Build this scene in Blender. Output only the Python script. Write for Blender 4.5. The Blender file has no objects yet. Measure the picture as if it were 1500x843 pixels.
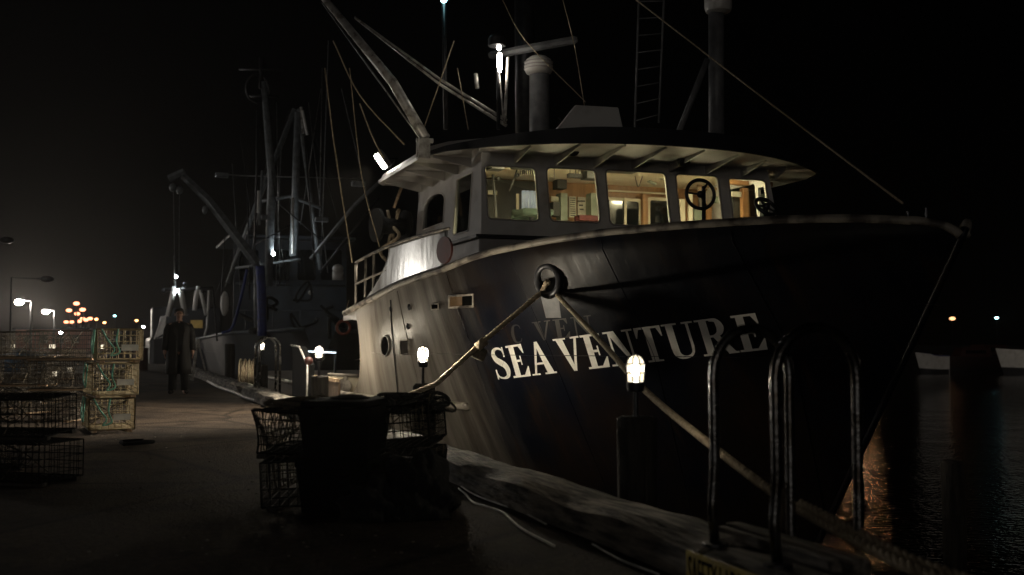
import bpy, bmesh, math, random
from mathutils import Vector, Matrix
random.seed(7)
R = math.radians
scene = bpy.context.scene
COL = scene.collection

# ------------------------------------------------------------------ camera
# world axes: X = outboard from the quay edge, Y = along the quay (away), Z = up, quay top z = 0
FPX, W0, H0 = 1600.0, 1500.0, 843.0
CAM = Vector((-2.607, -4.423, 1.1))
YAW = R(20.1); PIT = math.atan(80.5 / 1600)
cd = bpy.data.cameras.new("camera"); cam = bpy.data.objects.new("camera", cd); COL.objects.link(cam)
cam.location = CAM; cam.rotation_euler = (R(90) + PIT, 0, -YAW)
cd.sensor_width = 36.0; cd.lens = 36.0 * FPX / W0; cd.clip_start = 0.05; cd.clip_end = 3000
cd.dof.use_dof = True; cd.dof.focus_distance = 13.0; cd.dof.aperture_fstop = 1.9
scene.camera = cam
ROT = cam.rotation_euler.to_matrix()

def ray(u, v): return ROT @ Vector(((u - 750) / FPX, (421.5 - v) / FPX, -1.0))
def at(u, v, d): return CAM + ray(u, v) * d                     # point at camera depth d
def onY(u, v, y): r = ray(u, v); return CAM + r * ((y - CAM.y) / r.y)
def onX(u, v, x): r = ray(u, v); return CAM + r * ((x - CAM.x) / r.x)
def onZ(u, v, z): r = ray(u, v); return CAM + r * ((z - CAM.z) / r.z)

# ------------------------------------------------------------------ materials
def nodes_of(m): m.use_nodes = True; return m.node_tree.nodes, m.node_tree.links
def mat(name, col, rough=0.6, metal=0.0, col2=None, scale=6.0, bump=0.0, bscale=None, stretch=(1, 1, 1), emit=None, estr=0, spec=0.5, contrast=(0.35, 0.65), rvar=0.12):
    m = bpy.data.materials.new(name); n, l = nodes_of(m); b = n['Principled BSDF']
    b.inputs['Roughness'].default_value = rough; b.inputs['Metallic'].default_value = metal
    b.inputs['Specular IOR Level'].default_value = spec
    tc = n.new('ShaderNodeTexCoord'); mp = n.new('ShaderNodeMapping'); l.new(tc.outputs['Object'], mp.inputs[0])
    mp.inputs['Scale'].default_value = stretch
    no = n.new('ShaderNodeTexNoise'); no.inputs['Scale'].default_value = scale; no.inputs['Detail'].default_value = 6
    l.new(mp.outputs[0], no.inputs['Vector'])
    rp = n.new('ShaderNodeValToRGB'); rp.color_ramp.elements[0].position = contrast[0]; rp.color_ramp.elements[1].position = contrast[1]
    c2 = col2 or tuple(c * 0.6 for c in col)
    rp.color_ramp.elements[0].color = (*c2, 1); rp.color_ramp.elements[1].color = (*col, 1)
    l.new(no.outputs['Fac'], rp.inputs[0]); l.new(rp.outputs[0], b.inputs['Base Color'])
    mr = n.new('ShaderNodeMapRange'); mr.inputs['To Min'].default_value = max(0.03, rough - rvar); mr.inputs['To Max'].default_value = min(1, rough + rvar)
    l.new(no.outputs['Fac'], mr.inputs[0]); l.new(mr.outputs[0], b.inputs['Roughness'])
    if bump:
        n2 = n.new('ShaderNodeTexNoise'); n2.inputs['Scale'].default_value = bscale or scale * 3; n2.inputs['Detail'].default_value = 5
        l.new(mp.outputs[0], n2.inputs['Vector'])
        bp = n.new('ShaderNodeBump'); bp.inputs['Strength'].default_value = bump; bp.inputs['Distance'].default_value = 0.02
        l.new(n2.outputs['Fac'], bp.inputs['Height']); l.new(bp.outputs[0], b.inputs['Normal'])
    if emit:
        b.inputs['Emission Color'].default_value = (*emit, 1); b.inputs['Emission Strength'].default_value = estr
    return m
def glow(name, col, strength):
    m = bpy.data.materials.new(name); n, l = nodes_of(m); b = n['Principled BSDF']
    b.inputs['Base Color'].default_value = (*col, 1); b.inputs['Emission Color'].default_value = (*col, 1)
    b.inputs['Emission Strength'].default_value = strength
    return m
def glass(name, tint=(0.9, 0.95, 0.95), refl=0.08):
    m = bpy.data.materials.new(name); n, l = nodes_of(m); n.remove(n['Principled BSDF'])
    t = n.new('ShaderNodeBsdfTransparent'); t.inputs[0].default_value = (*tint, 1)
    g = n.new('ShaderNodeBsdfGlossy'); g.inputs['Roughness'].default_value = 0.03
    fr = n.new('ShaderNodeFresnel'); fr.inputs[0].default_value = 1.45
    mx = n.new('ShaderNodeMixShader'); l.new(fr.outputs[0], mx.inputs[0]); l.new(t.outputs[0], mx.inputs[1]); l.new(g.outputs[0], mx.inputs[2])
    l.new(mx.outputs[0], n['Material Output'].inputs['Surface'])
    return m

M = {}
M['white'] = mat('white_boat_paint', (.62, .60, .57), .45, col2=(.45, .42, .38), scale=3, bump=.05, contrast=(.25, .5))
M['cream'] = mat('cream_paint', (.72, .66, .50), .5, col2=(.6, .52, .38), scale=4)
M['black'] = mat('black_fascia_paint', (.012, .012, .016), .5)
M['fascia'] = mat('navy_fascia_paint', (.008, .009, .014), .65)
M['grey'] = mat('grey_deckhouse_paint', (.40, .38, .37), .5, col2=(.30, .27, .25), scale=3, bump=.08)
M['steel'] = mat('galvanised_steel', (.45, .45, .45), .32, .9, scale=14, bump=.05)
M['polesteel'] = mat('worn_white_steel', (.68, .66, .62), .3, .2, col2=(.3, .27, .24), scale=9)
M['darksteel'] = mat('dark_steel', (.05, .05, .055), .4, .6, scale=10)
M['chrome'] = mat('ladder_steel', (.36, .36, .36), .27, 1.0, col2=(.14, .12, .10), scale=9, bump=.12, bscale=60)
M['silver'] = mat('silver_bulwark_paint', (.52, .52, .50), .22, .45, col2=(.34, .33, .31), scale=2.2, bump=.14, bscale=5, rvar=.10, stretch=(.2, 2.4, .5), contrast=(.3, .65))
M['railpaint'] = mat('worn_rub_rail', (.27, .24, .20), .55, col2=(.05, .04, .035), scale=4, bump=.3, contrast=(.38, .52))
M['rope'] = mat('manila_rope', (.44, .36, .25), .85, col2=(.26, .2, .13), scale=30, bump=.3)
M['gearpaint'] = mat('grey_roof_gear_paint', (.17, .17, .175), .5, col2=(.10, .10, .105), scale=6)
M['hole'] = mat('dark_opening', (.004, .004, .004), 1.0, scale=4, spec=.0)
M['greenrope'] = mat('green_poly_rope', (.20, .55, .42), .6, scale=25)
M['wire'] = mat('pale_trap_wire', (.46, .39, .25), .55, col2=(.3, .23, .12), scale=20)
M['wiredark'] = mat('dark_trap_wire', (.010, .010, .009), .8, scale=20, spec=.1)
M['trapnet'] = mat('trap_twine', (.12, .10, .07), .9, scale=30)
M['wood'] = mat('weathered_timber', (.27, .24, .20), .85, col2=(.045, .04, .033), scale=5, bump=1.0, bscale=9, stretch=(4, .6, 4), contrast=(.38, .62))
M['woodpale'] = mat('pale_runner_board', (.45, .33, .22), .8, col2=(.3, .2, .12), scale=8, stretch=(1, 5, 5), bump=.4)
M['woodbrown'] = mat('brown_planking', (.16, .11, .07), .75, col2=(.07, .045, .03), scale=6, stretch=(5, 5, .6), bump=.5)
M['piling'] = mat('tarred_piling', (.05, .042, .034), .9, col2=(.015, .013, .011), scale=6, stretch=(4, 4, .5), bump=1.0)
M['plate'] = mat('white_tag_plastic', (.7, .68, .62), .5, scale=8)
M['redpaint'] = mat('red_brown_paint', (.07, .022, .018), .5, scale=8)
M['orange'] = mat('orange_ring', (.16, .03, .015), .6, scale=8)
M['blackplastic'] = mat('black_plastic', (.006, .006, .006), .8, bump=.2, scale=12, spec=.1)
M['bulb'] = glow('lamp_jar_glow', (1.0, .90, .72), 400)
M['flood'] = glow('floodlight_glow', (1.0, .95, .84), 60)
M['sodium'] = glow('sodium_glow', (1.0, .33, .17), 5)
M['shorelamp'] = glow('shore_lamp_glow', (1.0, .50, .24), 85)
M['halide'] = glow('halide_glow', (1.0, .88, .74), 1300)
M['lot'] = glow('lot_lamp_glow', (1.0, .95, .88), 1500)
M['smallwhite'] = glow('small_white_lamp', (.85, .95, 1.0), 260)
M['teal'] = glow('teal_lamp', (.45, .95, 1.0), 14)
M['smallorange'] = glow('small_orange_lamp', (1.0, .42, .16), 9)
M['cabinlight'] = glow('cabin_ceiling_light', (1.0, .81, .48), 80)
M['workbulb'] = glow('work_light_glow', (1.0, .93, .8), 42)
M['cabin_fill'] = glow('cabin_fill_glow', (1.0, .81, .48), 135)  # glow of the added fill balls in the cabin
def glow_glass():
    m = bpy.data.materials.new('lit_lamp_glass'); n, l = nodes_of(m); n.remove(n['Principled BSDF'])
    t = n.new('ShaderNodeBsdfTransparent'); t.inputs[0].default_value = (.92, .9, .86, 1)
    e = n.new('ShaderNodeEmission'); e.inputs[0].default_value = (1, .86, .60, 1); e.inputs[1].default_value = .9
    a = n.new('ShaderNodeAddShader'); l.new(t.outputs[0], a.inputs[0]); l.new(e.outputs[0], a.inputs[1]); l.new(a.outputs[0], n['Material Output'].inputs['Surface']); return m
M['globe'] = glow_glass()
M['tube'] = glow('fluorescent_tube', (.8, .92, 1.0), 2.2)
M['pane'] = glass('window_glass')
M['darkpane'] = mat('dark_window_glass', (.01, .012, .014), .06, spec=.6, rvar=.02)
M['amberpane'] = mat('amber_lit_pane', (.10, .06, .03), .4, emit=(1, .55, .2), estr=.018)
M['cabinwood'] = mat('varnished_cabin_wood', (.36, .19, .08), .4, col2=(.24, .115, .045), scale=3, stretch=(6, 6, .6))
M['greenpanel'] = mat('pale_green_panel', (.30, .34, .26), .5, scale=4)
M['darkbox'] = mat('dark_electronics', (.03, .03, .028), .5, scale=8)
M['paper'] = mat('paper', (.62, .58, .46), .7, scale=8)
M['maroon'] = mat('maroon_cloth', (.12, .02, .02), .7, scale=8)
M['curtain'] = mat('white_curtain_glow', (.8, .83, .85), .8, scale=4, emit=(.8, .9, 1), estr=.12)  # faint bluish glow put into the cloth itself
M['greencloth'] = mat('green_upholstery', (.045, .07, .05), .8, scale=8)
M['skin'] = mat('skin', (.45, .25, .17), .55, scale=8)
M['hair'] = mat('dark_hair', (.02, .014, .01), .6, scale=20)
M['coat'] = mat('black_overcoat', (.016, .014, .013), .85, scale=12)
M['trouser'] = mat('black_trousers', (.008, .008, .008), .85, scale=12)
M['shirt'] = mat('dark_shirt', (.03, .025, .022), .8, scale=12)
M['bluehull'] = mat('slate_blue_hull', (.016, .019, .026), .6, col2=(.01, .012, .015), scale=2, bump=.1)
M['bluewall'] = mat('slate_blue_house', (.045, .055, .07), .6, col2=(.03, .036, .045), scale=2)
M['greyblue'] = mat('pale_grey_mast', (.23, .25, .26), .4, .1, col2=(.13, .14, .15), scale=6)
M['bluetarp'] = mat('blue_tarp', (.02, .04, .22), .6, scale=5)
M['skytarp'] = mat('light_blue_tarp', (.06, .16, .28), .6, scale=5, bump=.4)
M['yellow'] = mat('yellow_sign_paint', (.55, .40, .03), .5, col2=(.35, .24, .02), scale=12, bump=.2)
M['yachtwhite'] = mat('white_gelcoat', (.75, .73, .70), .3, scale=2, col2=(.62, .6, .56))
M['brick'] = mat('red_brick_wall', (.30, .11, .08), .85, col2=(.2, .08, .06), scale=3)
M['netpile'] = mat('black_net', (.012, .012, .012), .95, scale=14, bump=1.0)
M['antifoul'] = mat('dark_red_hull', (.03, .009, .007), .6, scale=3)
M['ground'] = None

def mk_ground():
    m = bpy.data.materials.new('wet_asphalt'); n, l = nodes_of(m); b = n['Principled BSDF']
    tc = n.new('ShaderNodeTexCoord')
    a = n.new('ShaderNodeTexNoise'); a.inputs['Scale'].default_value = .35; a.inputs['Detail'].default_value = 8; a.inputs['Roughness'].default_value = .62
    f = n.new('ShaderNodeTexNoise'); f.inputs['Scale'].default_value = 22; f.inputs['Detail'].default_value = 8
    g = n.new('ShaderNodeTexVoronoi'); g.inputs['Scale'].default_value = 70
    for q in (a, f, g): l.new(tc.outputs['Object'], q.inputs['Vector'])
    r1 = n.new('ShaderNodeValToRGB'); r1.color_ramp.elements[0].position = .35; r1.color_ramp.elements[0].color = (.028, .021, .016, 1)
    r1.color_ramp.elements[1].position = .68; r1.color_ramp.elements[1].color = (.080, .060, .043, 1)
    l.new(a.outputs['Fac'], r1.inputs[0])
    r2 = n.new('ShaderNodeValToRGB'); r2.color_ramp.elements[0].position = .3; r2.color_ramp.elements[0].color = (.55, .55, .55, 1)
    r2.color_ramp.elements[1].position = .7; r2.color_ramp.elements[1].color = (1.25, 1.2, 1.15, 1)
    l.new(f.outputs['Fac'], r2.inputs[0])
    mx = n.new('ShaderNodeMix'); mx.data_type = 'RGBA'; mx.blend_type = 'MULTIPLY'; mx.inputs['Factor'].default_value = 1
    l.new(r1.outputs[0], mx.inputs['A']); l.new(r2.outputs[0], mx.inputs['B']); l.new(mx.outputs['Result'], b.inputs['Base Color'])
    vc = n.new('ShaderNodeTexVoronoi'); vc.feature = 'DISTANCE_TO_EDGE'; vc.inputs['Scale'].default_value = .38
    ds = n.new('ShaderNodeMix'); ds.data_type = 'VECTOR'; ds.inputs['Factor'].default_value = .12; l.new(tc.outputs['Object'], ds.inputs['A']); l.new(a.outputs['Color'], ds.inputs['B']); l.new(ds.outputs['Result'], vc.inputs['Vector'])
    ck = n.new('ShaderNodeMapRange'); ck.inputs['From Max'].default_value = .02; ck.inputs['To Min'].default_value = .25; l.new(vc.outputs['Distance'], ck.inputs[0])
    st = n.new('ShaderNodeTexNoise'); st.inputs['Scale'].default_value = 1.7; st.inputs['Detail'].default_value = 5; l.new(tc.outputs['Object'], st.inputs['Vector'])
    sr = n.new('ShaderNodeMapRange'); sr.inputs['From Min'].default_value = .36; sr.inputs['From Max'].default_value = .5; sr.inputs['To Min'].default_value = .45; l.new(st.outputs['Fac'], sr.inputs[0])
    mm = n.new('ShaderNodeMath'); mm.operation = 'MULTIPLY'; l.new(ck.outputs[0], mm.inputs[0]); l.new(sr.outputs[0], mm.inputs[1])
    m2 = n.new('ShaderNodeMix'); m2.data_type = 'RGBA'; m2.blend_type = 'MULTIPLY'; m2.inputs['Factor'].default_value = 1; l.new(mx.outputs['Result'], m2.inputs['A']); l.new(mm.outputs[0], m2.inputs['B']); l.new(m2.outputs['Result'], b.inputs['Base Color'])
    mr = n.new('ShaderNodeMapRange'); mr.inputs['From Min'].default_value = .3; mr.inputs['From Max'].default_value = .7; mr.inputs['To Min'].default_value = .8; mr.inputs['To Max'].default_value = 1.0; b.inputs['Specular IOR Level'].default_value = .12
    l.new(a.outputs['Fac'], mr.inputs[0]); l.new(mr.outputs[0], b.inputs['Roughness'])
    ad = n.new('ShaderNodeMath'); ad.operation = 'MULTIPLY_ADD'; ad.inputs[1].default_value = .35; l.new(g.outputs['Distance'], ad.inputs[0]); l.new(f.outputs['Fac'], ad.inputs[2])
    bp = n.new('ShaderNodeBump'); bp.inputs['Strength'].default_value = .8; bp.inputs['Distance'].default_value = .03
    l.new(ad.outputs[0], bp.inputs['Height']); l.new(bp.outputs[0], b.inputs['Normal'])
    return m
M['ground'] = mk_ground()

def mk_water():
    m = bpy.data.materials.new('harbour_water'); n, l = nodes_of(m); b = n['Principled BSDF']
    b.inputs['Base Color'].default_value = (.003, .005, .006, 1); b.inputs['Roughness'].default_value = .03; b.inputs['IOR'].default_value = 1.33
    tc = n.new('ShaderNodeTexCoord'); w = n.new('ShaderNodeTexNoise'); w.inputs['Scale'].default_value = 7.5; w.inputs['Detail'].default_value = 2
    w2 = n.new('ShaderNodeTexNoise'); w2.inputs['Scale'].default_value = .5; w2.inputs['Detail'].default_value = 3
    l.new(tc.outputs['Object'], w.inputs['Vector']); l.new(tc.outputs['Object'], w2.inputs['Vector'])
    ad = n.new('ShaderNodeMath'); ad.operation = 'MULTIPLY_ADD'; ad.inputs[1].default_value = 2.0; l.new(w2.outputs['Fac'], ad.inputs[0]); l.new(w.outputs['Fac'], ad.inputs[2])
    bp = n.new('ShaderNodeBump'); bp.inputs['Strength'].default_value = .6; bp.inputs['Distance'].default_value = .042
    l.new(ad.outputs[0], bp.inputs['Height']); l.new(bp.outputs[0], b.inputs['Normal'])
    return m
M['water'] = mk_water()

def mk_hull():
    m = bpy.data.materials.new('hull_paint'); n, l = nodes_of(m); b = n['Principled BSDF']; b.inputs['Specular IOR Level'].default_value = .16
    tc = n.new('ShaderNodeTexCoord'); sp = n.new('ShaderNodeSeparateXYZ'); l.new(tc.outputs['Object'], sp.inputs[0])
    mp = n.new('ShaderNodeMapping'); mp.inputs['Scale'].default_value = (0.0, 3.0, .30); l.new(tc.outputs['Object'], mp.inputs[0])
    st = n.new('ShaderNodeTexNoise'); st.inputs['Scale'].default_value = 1.6; st.inputs['Detail'].default_value = 7; st.inputs['Roughness'].default_value = .65
    l.new(mp.outputs[0], st.inputs['Vector'])
    big = n.new('ShaderNodeTexNoise'); big.inputs['Scale'].default_value = .9; big.inputs['Detail'].default_value = 5; l.new(tc.outputs['Object'], big.inputs['Vector'])
    # object y (origin at the boat's base, y0 = 8): paler streaked grey on the after plating, ragged edge
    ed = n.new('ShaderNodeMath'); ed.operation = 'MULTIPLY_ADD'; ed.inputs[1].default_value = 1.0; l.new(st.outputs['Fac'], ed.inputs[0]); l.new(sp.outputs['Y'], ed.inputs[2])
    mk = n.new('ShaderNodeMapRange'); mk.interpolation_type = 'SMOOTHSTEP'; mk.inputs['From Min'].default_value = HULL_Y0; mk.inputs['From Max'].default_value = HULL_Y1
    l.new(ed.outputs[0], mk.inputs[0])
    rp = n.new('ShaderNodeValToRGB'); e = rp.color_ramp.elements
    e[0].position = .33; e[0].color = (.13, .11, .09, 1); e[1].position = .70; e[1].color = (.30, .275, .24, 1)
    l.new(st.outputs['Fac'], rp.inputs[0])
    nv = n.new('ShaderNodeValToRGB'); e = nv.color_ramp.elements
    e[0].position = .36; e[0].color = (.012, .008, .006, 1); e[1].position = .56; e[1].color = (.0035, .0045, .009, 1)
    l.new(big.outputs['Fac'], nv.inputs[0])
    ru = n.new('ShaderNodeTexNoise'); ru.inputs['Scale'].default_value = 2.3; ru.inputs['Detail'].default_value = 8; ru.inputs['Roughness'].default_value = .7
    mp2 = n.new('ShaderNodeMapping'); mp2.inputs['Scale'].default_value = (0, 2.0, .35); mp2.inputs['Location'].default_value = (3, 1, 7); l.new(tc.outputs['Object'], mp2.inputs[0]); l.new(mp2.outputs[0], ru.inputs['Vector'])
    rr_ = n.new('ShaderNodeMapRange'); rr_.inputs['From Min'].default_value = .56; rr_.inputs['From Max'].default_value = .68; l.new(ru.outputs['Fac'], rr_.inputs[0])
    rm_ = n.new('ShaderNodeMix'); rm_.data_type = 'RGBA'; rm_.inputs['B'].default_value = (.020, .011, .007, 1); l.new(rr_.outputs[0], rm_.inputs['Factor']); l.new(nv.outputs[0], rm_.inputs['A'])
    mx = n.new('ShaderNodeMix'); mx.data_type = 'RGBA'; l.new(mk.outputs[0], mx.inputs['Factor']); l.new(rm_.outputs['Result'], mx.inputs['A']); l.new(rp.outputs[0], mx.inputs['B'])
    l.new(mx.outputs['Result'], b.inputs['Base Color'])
    mr = n.new('ShaderNodeMapRange'); mr.inputs['From Min'].default_value = .3; mr.inputs['From Max'].default_value = .7; mr.inputs['To Min'].default_value = .28; mr.inputs['To Max'].default_value = .5
    l.new(st.outputs['Fac'], mr.inputs[0]); l.new(mr.outputs[0], b.inputs['Roughness'])
    bp = n.new('ShaderNodeBump'); bp.inputs['Strength'].default_value = .5; bp.inputs['Distance'].default_value = .03
    dn = n.new('ShaderNodeMath'); dn.operation = 'MULTIPLY_ADD'; dn.inputs[1].default_value = 2.5; l.new(big.outputs['Fac'], dn.inputs[0]); sw_ = n.new('ShaderNodeMath'); sw_.operation = 'MULTIPLY'; sw_.inputs[1].default_value = .35; l.new(st.outputs['Fac'], sw_.inputs[0]); l.new(sw_.outputs[0], dn.inputs[2]); l.new(dn.outputs[0], bp.inputs['Height']); l.new(bp.outputs[0], b.inputs['Normal'])
    return m
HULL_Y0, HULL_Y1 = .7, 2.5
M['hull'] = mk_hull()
M['letters'] = mat('white_lettering', (.80, .77, .71), .5, col2=(.62, .58, .50), scale=9, contrast=(.25, .45))
M['ghost'] = mat('weld_bead_letters', (.05, .045, .042), .4, scale=9)

# ------------------------------------------------------------------ mesh helpers
ORG = {}
def root_of(o):
    while o.parent: o = o.parent
    return o
class MB:
    def __init__(s): s.bm = bmesh.new()
    def box(s, c, size, rot=None):
        c = Vector(c); m = rot or Matrix.Identity(3); hx, hy, hz = [k / 2 for k in size]
        v = [s.bm.verts.new(c + m @ Vector((x * hx, y * hy, z * hz))) for x in (-1, 1) for y in (-1, 1) for z in (-1, 1)]
        for f in ((0, 1, 3, 2), (4, 6, 7, 5), (0, 4, 5, 1), (2, 3, 7, 6), (0, 2, 6, 4), (1, 5, 7, 3)): s.bm.faces.new([v[i] for i in f])
        return s
    def hexa(s, pts):   # 4 bottom + 4 top corners
        v = [s.bm.verts.new(Vector(p)) for p in pts]
        for f in ((3, 2, 1, 0), (4, 5, 6, 7), (0, 1, 5, 4), (1, 2, 6, 5), (2, 3, 7, 6), (3, 0, 4, 7)): s.bm.faces.new([v[i] for i in f])
        return s
    def tube(s, pts, r, n=8, closed=False):
        pts = [Vector(p) for p in pts]; k = len(pts); rr = r if isinstance(r, (list, tuple)) else [r] * k
        rings = []; prev = None
        for i, p in enumerate(pts):
            a = pts[i - 1] if (i > 0 or closed) else p; b = pts[(i + 1) % k] if (i < k - 1 or closed) else p
            t = (b - a).normalized() if (b - a).length > 1e-9 else Vector((0, 0, 1))
            if prev is None:
                ref = Vector((0, 0, 1)) if abs(t.z) < .9 else Vector((1, 0, 0)); x = t.cross(ref).normalized()
            else:
                x = prev - t * prev.dot(t); x = x.normalized() if x.length > 1e-6 else t.orthogonal().normalized()
            prev = x; y = t.cross(x)
            rings.append([s.bm.verts.new(p + (x * math.cos(2 * math.pi * j / n) + y * math.sin(2 * math.pi * j / n)) * rr[i]) for j in range(n)])
        for i in range(k if closed else k - 1):
            A, B = rings[i], rings[(i + 1) % k]
            for j in range(n): s.bm.faces.new((A[j], A[(j + 1) % n], B[(j + 1) % n], B[j]))
        if not closed:
            s.bm.faces.new(rings[0][::-1]); s.bm.faces.new(rings[-1])
        return s
    def bar(s, a, b, w):     # square bar
        return s.tube([a, b], w * .7071, 4)
    def lathe(s, c, prof, n=16, axis=None):
        c = Vector(c); ax = (axis or Vector((0, 0, 1))).normalized(); x = ax.orthogonal().normalized(); y = ax.cross(x)
        rings = []
        for r, h in prof:
            rings.append([s.bm.verts.new(c + ax * h + (x * math.cos(2 * math.pi * j / n) + y * math.sin(2 * math.pi * j / n)) * max(r, 1e-4)) for j in range(n)])
        for A, B in zip(rings, rings[1:]):
            for j in range(n): s.bm.faces.new((A[j], A[(j + 1) % n], B[(j + 1) % n], B[j]))
        s.bm.faces.new(rings[0][::-1]); s.bm.faces.new(rings[-1])
        return s
    def ball(s, c, r, sc=(1, 1, 1), sub=2):
        m = Matrix.Translation(Vector(c)) @ Matrix.Diagonal((*sc, 1))
        bmesh.ops.create_icosphere(s.bm, subdivisions=sub, radius=r, matrix=m); return s
    def grid(s, fn, nu, nv):
        V = [[s.bm.verts.new(Vector(fn(i / nu, j / nv))) for j in range(nv + 1)] for i in range(nu + 1)]
        for i in range(nu):
            for j in range(nv): s.bm.faces.new((V[i][j], V[i + 1][j], V[i + 1][j + 1], V[i][j + 1]))
        return s
    def prism(s, bot, top):  # two matching loops
        A = [s.bm.verts.new(Vector(p)) for p in bot]; B = [s.bm.verts.new(Vector(p)) for p in top]; n = len(A)
        s.bm.faces.new(A[::-1]); s.bm.faces.new(B)
        for j in range(n): s.bm.faces.new((A[j], A[(j + 1) % n], B[(j + 1) % n], B[j]))
        return s
    def plate(s, outline, holes, fn, thick):
        """flat plate with holes: 2-D loops filled, mapped through fn(a,b,depth) and given thickness"""
        b2 = bmesh.new()
        for loop in [outline] + holes:
            vs = [b2.verts.new((a, b, 0)) for a, b in loop]
            for i in range(len(vs)): b2.edges.new((vs[i], vs[(i + 1) % len(vs)]))
        bmesh.ops.triangle_fill(b2, use_beauty=True, use_dissolve=False, edges=b2.edges[:])
        b2.verts.index_update()
        F = [s.bm.verts.new(Vector(fn(v.co.x, v.co.y, 0))) for v in b2.verts]; K = [s.bm.verts.new(Vector(fn(v.co.x, v.co.y, thick))) for v in b2.verts]
        for f in b2.faces:
            i = [v.index for v in f.verts]; s.bm.faces.new([F[k] for k in i]); s.bm.faces.new([K[k] for k in i[::-1]])
        for e in b2.edges:
            if len(e.link_faces) == 1:
                a, b = [v.index for v in e.verts]; s.bm.faces.new((F[a], F[b], K[b], K[a]))
        b2.free(); return s
    def build(s, name, m, parent=None, smooth=False, bevel=0, loc=None):
        org = Vector(ORG.get(root_of(parent).name_full, (0, 0, 0))) if parent else Vector(loc or (0, 0, 0))
        bmesh.ops.recalc_face_normals(s.bm, faces=s.bm.faces[:])
        for v in s.bm.verts: v.co -= org
        me = bpy.data.meshes.new(name); s.bm.to_mesh(me); s.bm.free()
        if smooth:
            for p in me.polygons: p.use_smooth = True
        o = bpy.data.objects.new(name, me); COL.objects.link(o); me.materials.append(m)
        if smooth == 'auto':
            try: me.set_sharp_from_angle(angle=R(38))
            except Exception: pass
        if parent: o.parent = parent
        else:
            o.location = org; ORG[o.name_full] = tuple(org)
        if bevel:
            bv = o.modifiers.new('edge', 'BEVEL'); bv.width = bevel; bv.segments = 2; bv.limit_method = 'ANGLE'
        return o
def tag(o, label, cat, group=None, kind=None):
    if label: o['label'] = label
    if cat: o['category'] = cat
    if group: o['group'] = group
    if kind: o['kind'] = kind
    return o
def thing(name, label, cat, loc=(0, 0, 0), group=None):
    o = bpy.data.objects.new(name, None); COL.objects.link(o); o.location = loc; o.empty_display_size = .1
    ORG[o.name_full] = tuple(loc); return tag(o, label, cat, group)
def dup(r, loc, rz, label, rx=0, ry=0, name=None):
    c = r.copy(); COL.objects.link(c); c.location = loc; c.rotation_euler = (rx, ry, rz); c['label'] = label
    for ch in list(r.children):
        d = ch.copy(); COL.objects.link(d); d.parent = c
        for g in list(ch.children):
            e = g.copy(); COL.objects.link(e); e.parent = d
    return c
def sag(a, b, k, n=24):
    a, b = Vector(a), Vector(b); return [a.lerp(b, i / n) - Vector((0, 0, k * 4 * (i / n) * (1 - i / n))) for i in range(n + 1)]
def smoothpath(pts, n=8):
    P = [Vector(p) for p in pts]; P = [P[0] * 2 - P[1]] + P + [P[-1] * 2 - P[-2]]; out = []
    for i in range(1, len(P) - 2):
        for k in range(n):
            t = k / n; a, b, c, d = P[i - 1:i + 3]
            out.append(.5 * ((2 * b) + (c - a) * t + (2 * a - 5 * b + 4 * c - d) * t * t + (3 * b - a - 3 * c + d) * t ** 3))
    return out + [P[-2]]
def laid_rope(mb, pts, r, pitch, n=6):
    """three twisted strands along a path"""
    pts = [Vector(p) for p in pts]; L = [0]
    for a, b in zip(pts, pts[1:]): L.append(L[-1] + (b - a).length)
    N = max(8, int(L[-1] / (pitch / 8)))
    dens = []; k = 0
    for i in range(N + 1):
        t = L[-1] * i / N
        while k < len(L) - 2 and L[k + 1] < t: k += 1
        f = (t - L[k]) / max(1e-9, L[k + 1] - L[k]); dens.append((pts[k].lerp(pts[k + 1], f), (pts[k + 1] - pts[k]).normalized(), t))
    for st in range(3):
        q = []
        for p, t, d in dens:
            x = t.cross(Vector((0, 0, 1))).normalized(); y = t.cross(x); a = 2 * math.pi * (d / pitch + st / 3)
            q.append(p + (x * math.cos(a) + y * math.sin(a)) * r * .5)
        mb.tube(q, r * .56, n)
def rrect(a0, a1, b0, b1, r, n=5):
    out = []
    for cx, cy, st in ((a1 - r, b1 - r, 0), (a0 + r, b1 - r, 90), (a0 + r, b0 + r, 180), (a1 - r, b0 + r, 270)):
        for i in range(n + 1): a = R(st + 90 * i / n); out.append((cx + r * math.cos(a), cy + r * math.sin(a)))
    return out

# ------------------------------------------------------------------ setting: ground, water, quay wall
XE = .24
g = MB(); g.grid(lambda u, v: (-300 + (300 + XE) * u, -40 + 360 * v, 0), 1, 1)
tag(g.build('ground', M['ground']), None, None, kind='structure')
w = MB(); w.grid(lambda u, v: (XE - .05 + 400 * u, -40 + 360 * v, -1.6), 1, 1)
tag(w.build('water', M['water']), None, None, kind='structure')
q = MB()
for i in range(200):
    y = -20 + i * .5; q.box((XE + .06 + .02 * math.sin(i * 2.3), y, -1.55), (.1, .485, 2.9))
tag(q.build('quay_wall', M['piling']), 'dark vertical plank face of the quay dropping to the water', 'wall')

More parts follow.
